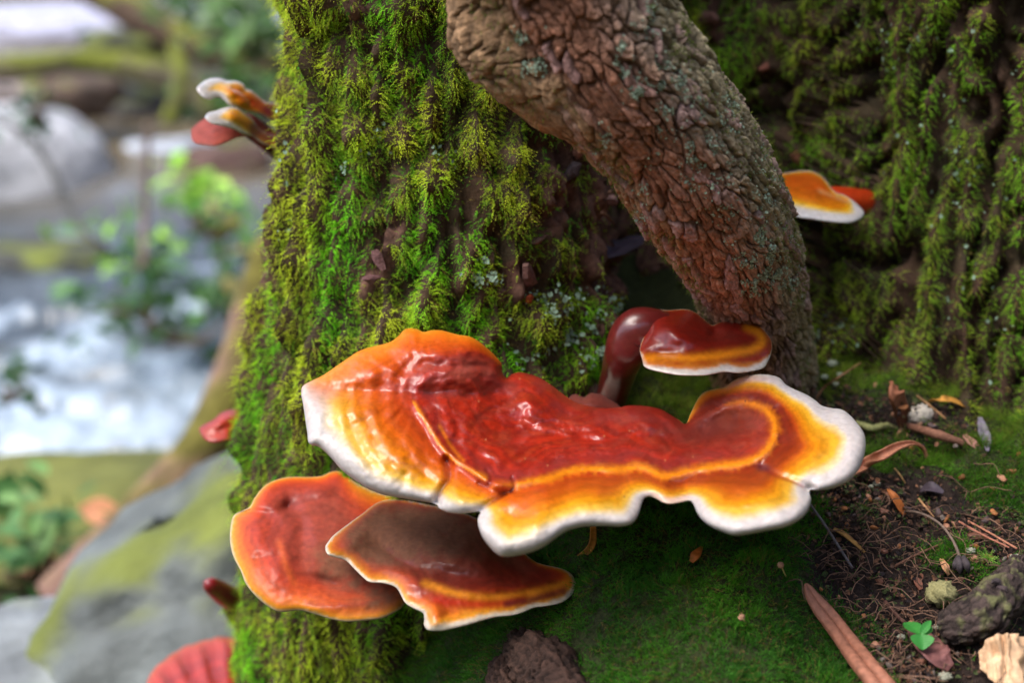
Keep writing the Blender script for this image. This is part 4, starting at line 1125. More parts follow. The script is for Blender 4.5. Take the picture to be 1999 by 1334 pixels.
# ---- orange one with white lip beyond the stem
dt = trunk_d(1726, 400)
fun_d = rows([(1488, 375), (1500, 348), (1518, 340), (1540, 336), (1564, 333), (1585, 334), (1603, 343), (1615, 355), (1622, 366), (1632, 376), (1648, 381), (1664, 391, 14), (1677, 402, 20, 1), (1686, 412, 22, 1.4), (1686, 420, 24, 1.6), (1679, 428, 26, 1.8), (1662, 435, 28, 2), (1648, 436, 28, 2), (1620, 434, 28, 2), (1592, 430, 28, 2),
              (1564, 426, 28, 2), (1547, 422, 28, 2), (1520, 415, 26, 2), (1498, 402, 22, 1.6)], 14, .1)
bracket('stalked_fungus', 'orange fungus with white lip and red stalk, peeking out behind the leaning stem', fun_d,
        [(1488, 375, .80), (1540, 336, .845), (1603, 343, .845), (1630, 376, .83), (1686, 415, .82), (1650, 436, .80), (1550, 422, .79), (1590, 390, .815)],
        edge_colour([(0, (230, 226, 228)), (10, (230, 224, 222)), (14, (244, 214, 130)), (19, (250, 186, 20)), (30, (242, 140, 8)), (50, (232, 116, 10)), (80, (226, 100, 12)), (200, (214, 84, 12))], noise_amp=1.0, dust=.1,
                    lines=[([(1600, 372), (1630, 384), (1662, 396)], 3, (236, 196, 130), .5)]),
        bumps=[(1560, 370, 50, 22, .1, .008), (1600, 392, 50, 10, .25, .003)], creases=[([(1560, 372), (1590, 370), (1620, 378), (1655, 390)], 5, .003)], rim_t=.010, bot_t=.02, bot_w=40,
        stalks=[([(1600, 385, .835, 20), (1640, 388, .840, 24), (1680, 395, .850, 27), (1712, 398, .865, 30), (1740, 402, dt + .02, 32)], (178, 52, 16), .0)], base_loc=P(1735, 400, dt))

# ---- cluster of three on the left edge of the trunk
left_group = 'bracket fungi on the mossy tree'
e3 = rows([(373, 262), (375, 250), (389, 238), (410, 226), (450, 218), (489, 222), (507, 233), (524, 246), (545, 262), (545, 285), (520, 292), (500, 280), (488, 268), (476, 267), (460, 270), (444, 277), (421, 284), (397, 282), (381, 279), (374, 271)], 10, 1)
bracket('bracket_fungus', 'dull pinkish red fungus, lowest of the cluster of three on the trunk edge', e3, [(373, 262, .835), (421, 284, .822), (450, 218, .855), (510, 240, .86), (520, 285, .845), (470, 250, .845)],
        edge_colour([(0, (150, 66, 52)), (5, (170, 78, 62)), (30, (164, 70, 60)), (80, (150, 58, 54))], dust=.75), bumps=[(440, 250, 40, 10, .1, .004)], rim_t=.006, bot_t=.012, bot_w=30, spacing=4, step=3,
        stalks=[([(485, 262, .855, 9), (520, 285, .86, 10), (552, 312, .87, 10)], (70, 30, 32), .3)], base_loc=P(552, 300, .87))
e1 = rows([(384, 174, 16, 3), (394, 161, 14, 2.6), (410, 153, 12, 2), (429, 152, 12, 1), (444, 157, 12, .6), (463, 158, 14, .3), (476, 165, 12, .3), (481, 173, 8, .3), (492, 177, 10, .3), (507, 190, 10, .3), (520, 199, 10, .3), (545, 203, 10, .3), (548, 232, 12, .3), (530, 234, 12, .3), (515, 226, 12, .3), (501, 221, 12, .3), (484, 219, 12, .3), (468, 213, 14, .3),
           (448, 205, 14, .5), (438, 196, 12, 1), (426, 189, 10, 1.6), (410, 194, 14, 2.6), (397, 190, 16, 3)], 12, 1)
bracket('bracket_fungus', 'white tipped orange fungus, topmost of the cluster of three on the trunk edge', e1, [(384, 174, .820), (410, 153, .835), (463, 158, .850), (520, 200, .86), (545, 230, .86), (480, 215, .838), (426, 189, .826), (450, 180, .835)],
        edge_colour([(0, (214, 208, 206)), (6, (214, 204, 196)), (10, (244, 190, 80)), (20, (240, 150, 10)), (40, (232, 118, 6)), (90, (220, 96, 10))], spots=[(500, 200, 26, 14, .6, 1.0, (176, 46, 16)), (530, 214, 22, 20, .4, 1.2, (110, 24, 34))], noise_amp=1, dust=.05),
        bumps=[(460, 182, 26, 12, .3, .006), (475, 200, 14, 10, 0, .004)], creases=[([(455, 172), (475, 182), (490, 200)], 4, .003)], rim_t=.010, bot_t=.015, bot_w=26, spacing=4, step=3,
        stalks=[([(500, 208, .862, 13), (535, 216, .868, 13), (565, 222, .88, 13)], (100, 24, 30), 0)], base_loc=P(560, 218, .87))
e2 = rows([(400, 229, 14, 3), (408, 219, 14, 2.6), (421, 216, 14, 2), (435, 211, 14, 1), (451, 208, 14, .4), (466, 211, 14, .3), (479, 221, 12, .3), (492, 231, 12, .3), (506, 249, 12, .3), (522, 260, 12, .3), (548, 270, 12, .3), (548, 292, 12, .3), (520, 284, 12, .3), (506, 277, 10, .4), (491, 266, 10, .7), (473, 261, 10, 1), (460, 254, 10, 1.4), (438, 247, 12, 2.4), (413, 241, 14, 3)], 12, 1)
bracket('bracket_fungus', 'white tipped orange fungus, middle one of the cluster of three on the trunk edge', e2, [(400, 229, .800), (421, 216, .812), (460, 208, .830), (506, 249, .845), (545, 275, .855), (500, 272, .830), (460, 254, .812), (413, 241, .798), (450, 230, .815)],
        edge_colour([(0, (214, 208, 206)), (6, (214, 204, 196)), (10, (244, 190, 80)), (19, (240, 150, 10)), (34, (224, 110, 8)), (90, (190, 70, 12))], spots=[(500, 255, 22, 16, .8, 1.2, (100, 26, 24)), (525, 268, 20, 16, .5, 1.2, (120, 24, 44))], noise_amp=1, dust=.05),
        bumps=[(460, 228, 22, 10, .6, .005)], rim_t=.010, bot_t=.015, bot_w=26, spacing=4, step=3, stalks=[([(505, 266, .850, 11), (535, 276, .86, 11), (560, 282, .875, 11)], (96, 22, 34), 0)], base_loc=P(556, 280, .87))
# ---- small brick red one half way down
f1_ = rows([(389, 842), (392, 833), (404, 826), (417, 819), (434, 805), (459, 799), (479, 804), (496, 812), (521, 816), (540, 826), (536, 842), (512, 850), (504, 854), (479, 857), (446, 861), (417, 865), (400, 859)], 14, 1)
bracket('bracket_fungus', 'small brick red fungus with folded top jutting from the trunk edge', f1_, [(389, 842, .865), (417, 865, .855), (459, 799, .885), (530, 830, .89), (480, 857, .865), (450, 830, .868)],
        edge_colour([(0, (150, 40, 26)), (8, (190, 58, 34)), (25, (196, 56, 28)), (60, (180, 44, 26))], dust=.35, spots=[(520, 832, 30, 16, .2, .7, (120, 28, 22)), (400, 846, 14, 12, 0, .5, (176, 84, 66))]),
        bumps=[(430, 825, 26, 12, -.4, .006), (500, 828, 30, 9, .3, .006)], creases=[([(455, 850), (470, 835), (478, 818), (470, 806)], 6, .005)], rim_t=.008, bot_t=.012, bot_w=26, spacing=4, step=3,
        stalks=[([(500, 834, .885, 14), (540, 832, .905, 12), (560, 832, .92, 12)], (110, 30, 24), .2)], base_loc=P(548, 832, .9))
# ---- dark finger-like young one
yv, yf = tube(P(np.array([402, 410, 432, 455, 480, 500]), np.array([1137, 1143, 1158, 1172, 1184, 1192]), np.array([.868, .868, .882, .90, .92, .935])),
              pxm(np.array([5, 15, 21, 22, 22, 20]), .9), 24, rough=.08, freq=60, n=40)
yt = thing('young_fungus', 'dark wine red finger shaped young fungus low on the trunk edge', 'fungus', P(490, 1188, .93), left_group)
obj('finger', yv, yf, M['stalk'], yt, np.c_[np.tile(lin((120, 20, 24)), (len(yv), 1)), np.full(len(yv), .1)])
# ---- coral red one at the very bottom
h_ = rows([(286, 1345), (290, 1325), (305, 1303), (320, 1291), (334, 1279), (348, 1272), (363, 1262), (378, 1259), (396, 1252), (410, 1250), (425, 1245), (450, 1247), (490, 1256), (530, 1275), (545, 1320), (530, 1370), (440, 1395), (340, 1390), (295, 1370)], 18, 1)
bracket('bracket_fungus', 'coral red fluted fungus at the foot of the trunk beside the grey boulder', h_, [(286, 1345, .93), (363, 1262, .985), (450, 1247, 1.0), (530, 1275, .99), (400, 1390, .91), (530, 1370, .93), (420, 1320, .95)],
        edge_colour([(0, (206, 92, 60)), (10, (208, 74, 50)), (40, (202, 60, 44)), (120, (196, 60, 50))], dust=.3),
        bumps=[(350, 1310, 12, 50, -.5, .006), (395, 1300, 12, 50, -.3, .006), (440, 1295, 12, 50, -.1, .006), (320, 1335, 10, 30, -.8, .005)], rim_t=.01, bot_t=.02, bot_w=50, spacing=5, step=4,
        stalks=[([(500, 1320, .97, 40), (560, 1310, 1.0, 40)], (120, 30, 24), .3)], base_loc=P(540, 1310, 1.0))
# ---- old black conk in the hollow, and the brown one behind the largest
dt = trunk_d(1205, 490)
c0 = rows([(1152, 490), (1158, 474), (1172, 466), (1180, 458), (1192, 462), (1208, 468), (1222, 462), (1240, 458), (1256, 460), (1260, 468), (1250, 480), (1232, 490), (1222, 496), (1206, 500), (1190, 504), (1172, 502), (1158, 500)], 8, 1)
bracket('old_conk', 'blackened old conk in the dark hollow beside the leaning stem', c0, [(1152, 490, dt - .02), (1180, 458, dt + .01), (1256, 462, dt + .01), (1230, 492, dt - .012), (1185, 504, dt - .024), (1205, 480, dt - .012)],
        edge_colour([(0, (62, 52, 64)), (10, (80, 66, 82)), (60, (66, 50, 58))], dust=.5, spots=[(1160, 484, 8, 8, 0, .8, (120, 60, 36))]), bumps=[(1180, 474, 14, 8, 0, .004)], creases=[([(1160, 492), (1190, 488), (1206, 478), (1230, 472), (1256, 466)], 4, .004)],
        rim_t=.006, bot_t=.02, bot_w=20, spacing=4, step=3, group='bracket fungi on the mossy tree', base_loc=P(1205, 485, dt))
c1_ = rows([(1108, 800), (1112, 776), (1124, 770), (1140, 776), (1152, 768), (1172, 770), (1190, 780), (1206, 790), (1215, 803), (1200, 816), (1150, 816)], 9, 1)
bracket('bracket_fungus', 'small dull brown fungus tucked behind the largest one', c1_, [(1108, 800, .752), (1124, 770, .765), (1172, 770, .77), (1215, 803, .765), (1150, 816, .748)],
        edge_colour([(0, (120, 66, 58)), (10, (140, 62, 50)), (40, (120, 44, 36))], dust=.6), bumps=[(1160, 788, 26, 10, .2, .004)], rim_t=.006, bot_t=.03, bot_w=16, spacing=4, step=3, base_loc=P(1150, 800, .78))

# ------------------------------------------------------------------ litter on the bank
LAND = [(1650, 1230, 'rolled leaf'), (1740, 890, 'curled leaf'), (1800, 815, 'white crust'), (1925, 850, 'grey leaf'), (1750, 980, 'orange leaf'), (1625, 1050, 'straight grey twig'), (1880, 1105, 'dark bud'),
        (1787, 1087, 'twig across the rootlets'), (1930, 1045, 'pair of needle stems'), (1920, 1200, 'blackened log'), (1955, 1295, 'crumpled tan leaf'), (1797, 1240, 'green seedling'), (1836, 1160, 'olive wood lump'), (1640, 740, 'foot of the leaning stem'), (1820, 1275, 'reddish leaf'), (1690, 830, 'lichen covered stick')]
LIT = 'litter scattered over the bank'
def solid(name, label, cat, v, f, mat, col, group=LIT, smooth=True, var=0.0, seed=0):
    v = np.asarray(v)
    col = lin(col) if np.ndim(col) == 1 else col
    c = np.tile(col, (len(v), 1)) if np.ndim(col) == 1 else col
    if var:
        c = c * (1 + var * fbm(v[:, 0] * 300 + seed, v[:, 1] * 300, v[:, 2] * 300, 3))[:, None]
    b = v[np.argmin(v[:, 2])]
    o = obj(name, v, f, mat, None, c, smooth, base=b)
    return tag(o, label, cat, group)

def gpath(pts):
    """rows px, py, lift in mm -> points above the ground"""
    return np.array([gp(a, b, c * 0.001) for a, b, c in pts])
def gdepth(px, py):
    return float((gp(px, py) - CAM) @ FWD)

# rolled brown leaf: a long scroll, two rolled edges meeting in a groove
pth = gpath([(1573, 1140, 7), (1590, 1170, 7), (1625, 1215, 7), (1660, 1262, 7), (1695, 1308, 7), (1740, 1360, 7)])
n = 60
pc = catmull(pth, n); tn_ = nrmz(np.gradient(pc, axis=0)); up_ = np.tile([0.0, -0.15, 1.0], (n, 1)); up_ = nrmz(up_)
sd_ = nrmz(np.cross(tn_, up_)); up_ = np.cross(sd_, tn_)
wd = np.interp(np.linspace(0, 1, n), [0, .08, .3, .7, 1], [.0003, .0014, .0034, .0048, .0052])
th_ = np.linspace(-1, 1, 41)
ang = np.sign(th_) * (np.abs(th_) ** 0.9) * 5.0
cx = np.sign(th_) * (0.62 - 0.62 * np.cos(np.abs(ang)) * (1 - 0.05 * np.abs(ang)))
cy = -np.sin(np.abs(ang)) * -0.62 * (1 - 0.05 * np.abs(ang))
open_ = np.interp(np.linspace(0, 1, n), [0, .2, .5, 1], [.55, .35, .08, 0])
top = pc[:, None] + sd_[:, None] * (cx[None] * wd[:, None] * (1 + open_[:, None]))[..., None] + up_[:, None] * (cy[None] * wd[:, None] * (1 - .3 * open_[:, None]))[..., None]
v = np.concatenate([top.reshape(-1, 3), (top - up_[:, None] * 0.0007).reshape(-1, 3)])
f = grid_faces(n, 41); f = np.r_[f, f[:, ::-1] + n * 41]
solid('rolled_leaf', 'long brown dead leaf rolled into a scroll on the moss', 'leaf', v, f, M['dry'], (150, 98, 76), var=.25)
# curled leaf beyond the right lobe
pth = gpath([(1664, 926, 5), (1690, 912, 9), (1722, 894, 12), (1752, 876, 14), (1780, 868, 14), (1800, 876, 9), (1808, 894, 3)])
v, f = ribbon(pth, np.array([.0028, .0048, .0045, .0032, .0018, .0014, .0008]), (0, -.5, 1), curl=1.9, n=46)
solid('curled_leaf', 'tan dead leaf curling like a hook beside the white lobed margin', 'leaf', v, f, M['dry'], (176, 118, 90), var=.2)

def strip(name, label, pts, widths, col, curl=.8, cat='leaf', up=(0, -.4, 1), twist=0, wave=0, mat='dry', thick=.0006):
    d = gdepth(pts[0][0], pts[0][1])
    v, f = ribbon(gpath(pts), pxm(np.asarray(widths, float), d), up, curl=curl, n=30, twist=twist, wave=wave, thick=thick)
    return solid(name, label, cat, v, f, M[mat], col, var=.3)
def stick(name, label, pts, widths, col, cat='twig', rough=.12, group=LIT, nseg=9):
    d = gdepth(pts[0][0], pts[0][1])
    v, f = tube(gpath(pts), pxm(np.asarray(widths, float), d) / 2, nseg, rough=rough, freq=250, n=26)
    return solid(name, label, cat, v, f, M['twig'], col, group, var=.3)
strip('bark_strip', 'upright reddish brown bark strip standing beside the white crust', [(1770, 829, 1), (1760, 800, 7), (1752, 772, 11), (1746, 750, 14)], [14, 15, 15, 9], (146, 92, 66), .5, 'bark', up=(0.2, -1, .2), thick=.002)
strip('golden_leaf', 'narrow golden dead leaf arching over the moss', [(1812, 786, 2), (1835, 780, 6), (1862, 784, 6), (1888, 795, 2)], [3, 8, 8, 2], (196, 140, 60), .9)
strip('grey_leaf', 'slate grey pointed dead leaf on the moss', [(1913, 815, 4), (1918, 835, 5), (1924, 858, 4), (1928, 880, 2)], [3, 9, 10, 2], (118, 110, 122), .6)
strip('pink_leaf', 'pinkish brown flat leaf piece next to the grey leaf', [(1882, 849, 2), (1898, 864, 3), (1916, 881, 2)], [4, 9, 6], (172, 122, 106), .3)
strip('orange_leaf', 'small orange brown pointed leaf on dark soil', [(1734, 955, 6), (1744, 970, 6), (1756, 990, 4), (1766, 1006, 2)], [2, 8, 10, 4], (172, 100, 48), 1.0)
strip('dead_leaf', 'dark reddish brown leaf under the green seedling', [(1778, 1226, 2), (1800, 1250, 4), (1830, 1280, 4), (1856, 1306, 2)], [8, 24, 28, 10], (110, 70, 66), .35, wave=.2)
strip('dead_leaf', 'crumpled pale tan leaf beside the black log', [(1912, 1292, 3), (1940, 1290, 8), (1975, 1292, 9), (2020, 1298, 6)], [14, 44, 52, 48], (200, 164, 128), .25, wave=.45, up=(0, -.8, .7))
strip('dead_leaf', 'dark purplish leaf folded on the soil above the twig', [(1796, 960, 2), (1815, 952, 5), (1842, 962, 2)], [5, 14, 4], (66, 56, 64), .6)
strip('dead_leaf', 'small chestnut leaf lying near the bud twig', [(1785, 1128, 3), (1792, 1138, 4), (1798, 1152, 2)], [3, 8, 4], (150, 96, 74), .6)
strip('dead_leaf', 'tan leaf sliver near the bud twig', [(1838, 1092, 3), (1846, 1108, 5), (1852, 1124, 3)], [3, 7, 3], (190, 140, 100), .8)
strip('golden_leaf', 'bent golden leaf blade hanging below the white margin', [(1158, 1030, 20), (1157, 1060, 8), (1146, 1078, 3), (1128, 1088, 2)], [5, 6, 6, 2], (176, 116, 50), .6, up=(0, -1, .4))
strip('orange_leaf', 'tiny orange leaf lying on the dark moss mat', [(1349, 1098, 5), (1358, 1084, 8), (1370, 1068, 6)], [4, 9, 2], (168, 92, 34), .5)
strip('golden_leaf', 'thin golden blade on the soil beside the grey twig', [(1628, 1033, 3), (1652, 1046, 5), (1688, 1078, 2)], [3, 5, 2], (176, 130, 70), .6)
stick('twig', 'thin tan twig slanting up behind the largest fungus', [(1594, 778, 2), (1610, 756, 8), (1640, 735, 10), (1680, 709, 8)], [4, 4, 4, 3], (140, 100, 70))
stick('twig', 'slim tan twig beside the golden leaf', [(1790, 773, 4), (1815, 792, 6), (1846, 818, 3)], [4, 4, 3], (150, 112, 76))
stick('twig', 'straight grey twig leaning out from under the largest fungus', [(1582, 986, 10), (1605, 1018, 8), (1640, 1072, 4), (1664, 1110, 2)], [5, 5, 5, 5], (112, 104, 104))
stick('twig', 'curved grey brown twig arching to a dark bud', [(1768, 998, 3), (1800, 1004, 9), (1835, 1024, 11), (1860, 1056, 9), (1874, 1090, 4)], [5, 5, 5, 5, 6], (122, 104, 92))
stick('twig', 'brown twig lying across the rootlets', [(1736, 1112, 3), (1785, 1086, 5), (1839, 1062, 3)], [5, 5, 4], (110, 76, 60))
stick('twig', 'reddish needle stem, upper of the pair on the right', [(1890, 1018, 4), (1930, 1040, 6), (1985, 1072, 4)], [4, 4, 4], (166, 112, 88))
stick('twig', 'reddish needle stem, lower of the pair on the right', [(1872, 1019, 4), (1920, 1046, 5), (1970, 1070, 4)], [4, 4, 3], (160, 104, 84))
stick('twig', 'short brown twig beside the scroll leaf', [(1728, 1176, 3), (1745, 1196, 5), (1764, 1216, 3)], [8, 8, 6], (96, 64, 54))
stick('twig', 'pale straw needle on the moss tuft', [(1746, 915, 3), (1757, 928, 4), (1767, 944, 2)], [4, 4, 3], (180, 140, 90))
stick('twig', 'short straw needle above the bud twig', [(1793, 974, 3), (1808, 992, 4), (1823, 1010, 2)], [4, 4, 3], (176, 132, 92))
stick('rotten_stick', 'broad rotten brown stick below the white crust', [(1768, 832, 2), (1800, 840, 4), (1840, 852, 4), (1880, 866, 2)], [14, 16, 18, 12], (122, 84, 66), 'stick', rough=.3)
stick('lichened_stick', 'yellowish lichen covered stick behind the right white margin', [(1672, 826, 2), (1700, 836, 3), (1728, 832, 3), (1752, 838, 2)], [12, 14, 14, 8], (150, 150, 96), 'stick', rough=.4)
stick('twig', 'bare twig poking out of the dark hollow', [(1500, 0, 0), (1500, 1, 0)], [1, 1], (0, 0, 0)) if False else None

# dark bud at the end of the curved twig
bt = thing('bud', 'dark pointed bud cluster at the end of the curved twig', 'bud', gp(1880, 1120), LIT)
for (a0, b0, a1, b1, w_) in [(1870, 1088, 1874, 1122, 14), (1880, 1088, 1892, 1120, 14), (1866, 1092, 1862, 1116, 9)]:
    v, f = tube(np.array([gp(a0, b0, .006), gp((a0 + a1) / 2, (b0 + b1) / 2, .006), gp(a1, b1, .002)]), pxm(np.array([w_ * .35, w_ * .6, w_ * .1]), .68), 9, n=12)
    obj('bud_scale', v, f, M['twig'], bt, np.tile(lin((70, 62, 64)), (len(v), 1)))

# white crust fungus pieces
def crumb(px, py, size, lift, seed, sq=(1, .8, .6)):
    r = np.random.default_rng(seed)
    a = np.linspace(0, math.pi, 14)[1:-1]; b = np.linspace(0, 2 * math.pi, 24, endpoint=False)
    A, B = np.meshgrid(a, b, indexing='ij')
    d = np.stack([np.sin(A) * np.cos(B), np.sin(A) * np.sin(B), np.cos(A)], -1)
    k = 1 + .95 * fbm(d[..., 0] * 3.2 + seed, d[..., 1] * 3.2, d[..., 2] * 3.2, 4, .65)
    s_ = pxm(size, gdepth(px, py))
    c = gp(px, py, lift)
    v = c + d * k[..., None] * s_ * np.array(sq)
    vv = np.r_[v.reshape(-1, 3), [c + [0, 0, s_ * sq[2]]], [c - [0, 0, s_ * sq[2]]]]
    f = grid_faces(12, 24, True)
    t = np.r_[f[:, [0, 1, 2]], f[:, [0, 2, 3]]]
    i = np.arange(24); j = (i + 1) % 24
    t = np.r_[t, np.stack([j, i, np.full(24, 288)], -1), np.stack([264 + i, 264 + j, np.full(24, 289)], -1)]
    return vv, t[:, ::-1]
v, f = crumb(1800, 812, 26, .003, 4, (1.0, .6, .75)); solid('crust_fungus', 'creamy white crust fungus leaning on the bark strip', 'fungus', v, f, M['lichen'], (190, 182, 168))
v, f = crumb(1733, 812, 13, .003, 5); solid('crust_fungus', 'small cream crust crumb left of the bark strip', 'fungus', v, f, M['lichen'], (160, 158, 142))
v, f = crumb(1836, 1160, 28, .003, 6, (1, .8, .8)); solid('stone', 'yellowish olive lump of weathered wood beside the black log', 'wood', v, f, M['lichen'], (150, 144, 100))
for i, (a, b, s_) in enumerate([(1625, 650, 16), (1640, 672, 12), (1610, 676, 12), (1632, 690, 10)]):
    v, f = crumb(a, b + 60, s_ * .6, .002, 20 + i)
    solid('lichen_lump', 'pale lichen lump at the foot of the leaning stem', 'lichen', v, f, M['lichen'], (140, 148, 128), 'lichen lumps by the stem')
for i, (a, b, s_) in enumerate([(1708, 1108, 0), (1712, 945, 11), (1895, 1076, 13), (1985, 1092, 18), (1990, 1112, 16), (1760, 1245, 12), (1830, 1225, 12), (1845, 1322, 18), (1700, 950, 7)]):
    if s_:
        v, f = crumb(a, b, s_ * .7, .002, 30 + i)
        ll_ = min(LAND, key=lambda w: (w[0] - a) ** 2 + (w[1] - b) ** 2)[2]
        solid('lichen_lump', 'greyish white lichen lump on the soil by the ' + ll_, 'lichen', v, f, M['lichen'], (146, 146, 128), 'lichen lumps on the soil')

# black rotten log with cracked bark
lg = thing('rotten_log', 'short blackened log with cracked flaking bark and mossy side', 'log', gp(1915, 1240), LIT)
lp_ = np.array([gp(1846, 1226, .009), gp(1882, 1218, .010), gp(1925, 1196, .011), gp(1960, 1160, .011), gp(1984, 1122, .012), gp(1990, 1090, .016)])
v, f = tube(lp_, np.array([.0070, .0092, .0098, .0092, .0075, .0025]), 80, rough=.30, freq=90, n=130)
v, le_, lid_ = barkify(v, f, 130, 80, 42, 6, .0011, 4)
nz_ = fbm(v[:, 0] * 150, v[:, 1] * 150, v[:, 2] * 150, 3)
lcol_ = mix(np.tile(lin((66, 54, 50)), (len(v), 1)), lin((96, 96, 62)), sstep(.0, .4, nz_))
obj('wood', v, f, M['bark'], lg, lcol_ * (.35 + .65 * le_)[:, None] * (.7 + .6 * lid_)[:, None])
for i, (a, b, li, s_, c_) in enumerate([(1925, 1180, .021, 16, (78, 62, 60)), (1890, 1205, .020, 13, (84, 66, 60)), (1870, 1218, .018, 12, (90, 70, 62)), (1955, 1150, .022, 14, (72, 60, 60)), (1945, 1135, .024, 12, (60, 52, 54))]):
    v, f = chip(gp(a, b, li), nrmz(np.array([-.3, -.7, .6])), pxm(s_, .65), .6, i * .9, .0015, 60 + i)
    obj('bark_flake', v, f, M['bark'], lg, np.tile(lin(c_), (len(v), 1)), smooth=False)

# seedling
sdl = thing('seedling', 'tiny bright green seedling with toothed leaves in the leaf litter', 'plant', gp(1797, 1240), None)
tip = gp(1797, 1240, .012)
v, f = tube(np.array([gp(1797, 1240), gp(1797, 1240, .007), tip]), np.array([.0005, .0004, .0004]), 6, n=8)
obj('stem', v, f, M['leaf'], sdl, np.tile(lin((120, 130, 70)), (len(v), 1)))
def toothed(c, tipv, width, up, seed):
    n, m = 22, 9
    t = np.linspace(0, 1, n); ax = tipv - c; L = np.linalg.norm(ax); ax = ax / L
    s = nrmz(np.cross(ax, up)); u = np.cross(s, ax)
    w = width * (np.sin(math.pi * t ** .8) ** .8 + .02) * (1 + .12 * (np.arange(n) % 2))
    q = np.linspace(-1, 1, m)
    v = c + (ax * L)[None, None] * t[:, None, None] + s[None, None] * (w[:, None] * q[None])[..., None] + u[None, None] * (np.abs(q)[None] * w[:, None] * .35 - .15 * L * t[:, None] ** 2 + .0002 * ((np.arange(n) % 3) == 0)[:, None])[..., None]
    bot = v - u * .0003
    f = grid_faces(n, m)
    return np.r_[v.reshape(-1, 3), bot.reshape(-1, 3)], np.r_[f, f[:, ::-1] + n * m]
for (a, b, li, w_) in [(1764, 1210, .013, .0034), (1818, 1210, .016, .0018), (1822, 1222, .012, .0020), (1802, 1268, .009, .0048)]:
    v, f = toothed(tip, gp(a, b, li), w_, np.array([0, -.5, 1.0]), 1)
    obj('leaf', v, f, M['leaf'], sdl, np.tile(lin((62, 142, 58)), (len(v), 1)))
# star moss tuft
tp = np.tile(gp(1928, 1092, .003), (46, 1)); r_ = np.random.default_rng(3)
nd = nrmz(r_.normal(size=(46, 3)) * [1, 1, .6] + [0, -.3, .7])
v, f, c = shoots(tp, nd, np.full(46, .0062), np.full(46, .0010), np.tile(lin((150, 196, 84)), (46, 1)), droop=.1, spread=.1, down=0, nleaf=6, r=r_)
tag(obj('star_moss', v, f, M['moss'], None, c, False, base=gp(1928, 1092)), 'small star shaped tuft of pale green moss near the log', 'moss', LIT)
# two minute capsules on the mat
for i, (a, b, c, d) in enumerate([(1524, 1104, 1534, 1126), (1448, 1206, 1456, 1218)]):
    t_ = thing('moss_capsule', ['minute tan moss capsule on a pale stalk, longer of two', 'minute tan moss capsule with short stalk sunk in the mat'][i], 'moss capsule', gp(c, d), LIT)
    v, f = tube(np.array([gp(c, d, .004), gp((a + c) / 2, (b + d) / 2, .007), gp(a, b, .007)]), np.array([.0004, .0004, .0005]), 6, n=10)
    obj('stalk', v, f, M['twig'], t_, np.tile(lin((150, 140, 80)), (len(v), 1)))
    v, f = crumb(a, b, 6, .007, 50 + i, (1, 1, 1)); obj('capsule', v, f, M['twig'], t_, np.tile(lin((170, 128, 100)), (len(v), 1)))

# flakes of bark and leaf on the soil: single pieces
r_ = np.random.default_rng(31)
pal = [((128, 84, 66), 'reddish brown bark flake'), ((168, 118, 92), 'tan leaf fragment'), ((84, 68, 66), 'dark grey brown bark flake'), ((150, 96, 56), 'rust coloured leaf fragment'), ((112, 100, 92), 'greyish wood chip')]
spots = [(1708, 752, 14), (1578, 750, 16), (1905, 1045, 28), (1650, 1030, 11), (1700, 975, 9), (1668, 905, 9), (1958, 935, 14), (1975, 920, 10), (1990, 885, 10), (1940, 1000, 16), (1880, 930, 9)]
cnt = 0
while cnt < 95:
    k = r_.integers(len(_soil)); s_ = _soil[k]
    a, b = r_.normal(s_[0], s_[2] * .75), r_.normal(s_[1], s_[3] * .75)
    if 1570 < a < 1998 and 770 < b < 1334 and not (a < 1700 and b < 960):
        spots.append((a, b, r_.uniform(4, 11))); cnt += 1
for i, (a, b, s_) in enumerate(spots):
    q = gp(a, b, .0015); nv = nrmz(gn(q) + r_.normal(size=3) * .35)
    c_, nm = pal[r_.integers(len(pal))]
    v, f = chip(q, nv, pxm(s_, gdepth(a, b)), r_.uniform(.3, .8), r_.uniform(0, 6.3), r_.uniform(.0006, .0016), 200 + i, bend=r_.uniform(-.3, .4))
    near_ = min(LAND, key=lambda w: (w[0] - a) ** 2 + (w[1] - b) ** 2)[2]
    sz_ = 'sizeable' if s_ > 12 else 'small' if s_ > 7 else 'tiny'
    lab_ = sz_ + ' ' + nm + ' on the soil by the ' + near_
    solid('bark_chip' if 'bark' in nm or 'wood' in nm else 'leaf_fragment', lab_, 'chip' if 'leaf' not in nm else 'leaf fragment', v, f, M['dry'], c_, nm + 's on the bank', smooth=False, var=.3, seed=i)

# hair roots and crumbs on the humus
V, F, C, o_ = [], [], [], 0
for i in range(260):
    k = [0, 0, 0, 1, 2, 2, 5, 6][r_.integers(8)]; s_ = _soil[k]
    a, b = r_.normal(s_[0], s_[2] * .5), r_.normal(s_[1], s_[3] * .55)
    p0 = gp(a, b, .002)
    dr = nrmz(np.array([r_.normal(), r_.normal() * .8, 0])); L = r_.uniform(.006, .022)
    q = np.array([p0 + dr * L * t + np.array([0, 0, .003 * math.sin(3.1 * t)]) + r_.normal(size=3) * .0009 for t in np.linspace(0, 1, 5)])
    v, f = tube(q, np.full(5, r_.uniform(.00012, .0003)), 4, n=9)
    V.append(v); F.append(f + o_); o_ += len(v); C.append(np.tile(lin((126, 96, 78)) * r_.uniform(.5, 1.2), (len(v), 1)))
tag(obj('rootlets', np.concatenate(V), np.concatenate(F), M['twig'], ground, np.concatenate(C)), kind='stuff')
qn = 5200
k = r_.integers(len(_soil), size=qn)
cx = np.array([_soil[j][0] for j in k]) + r_.normal(size=qn) * np.array([_soil[j][2] for j in k]) * .8
cy = np.array([_soil[j][1] for j in k]) + r_.normal(size=qn) * np.array([_soil[j][3] for j in k]) * .8
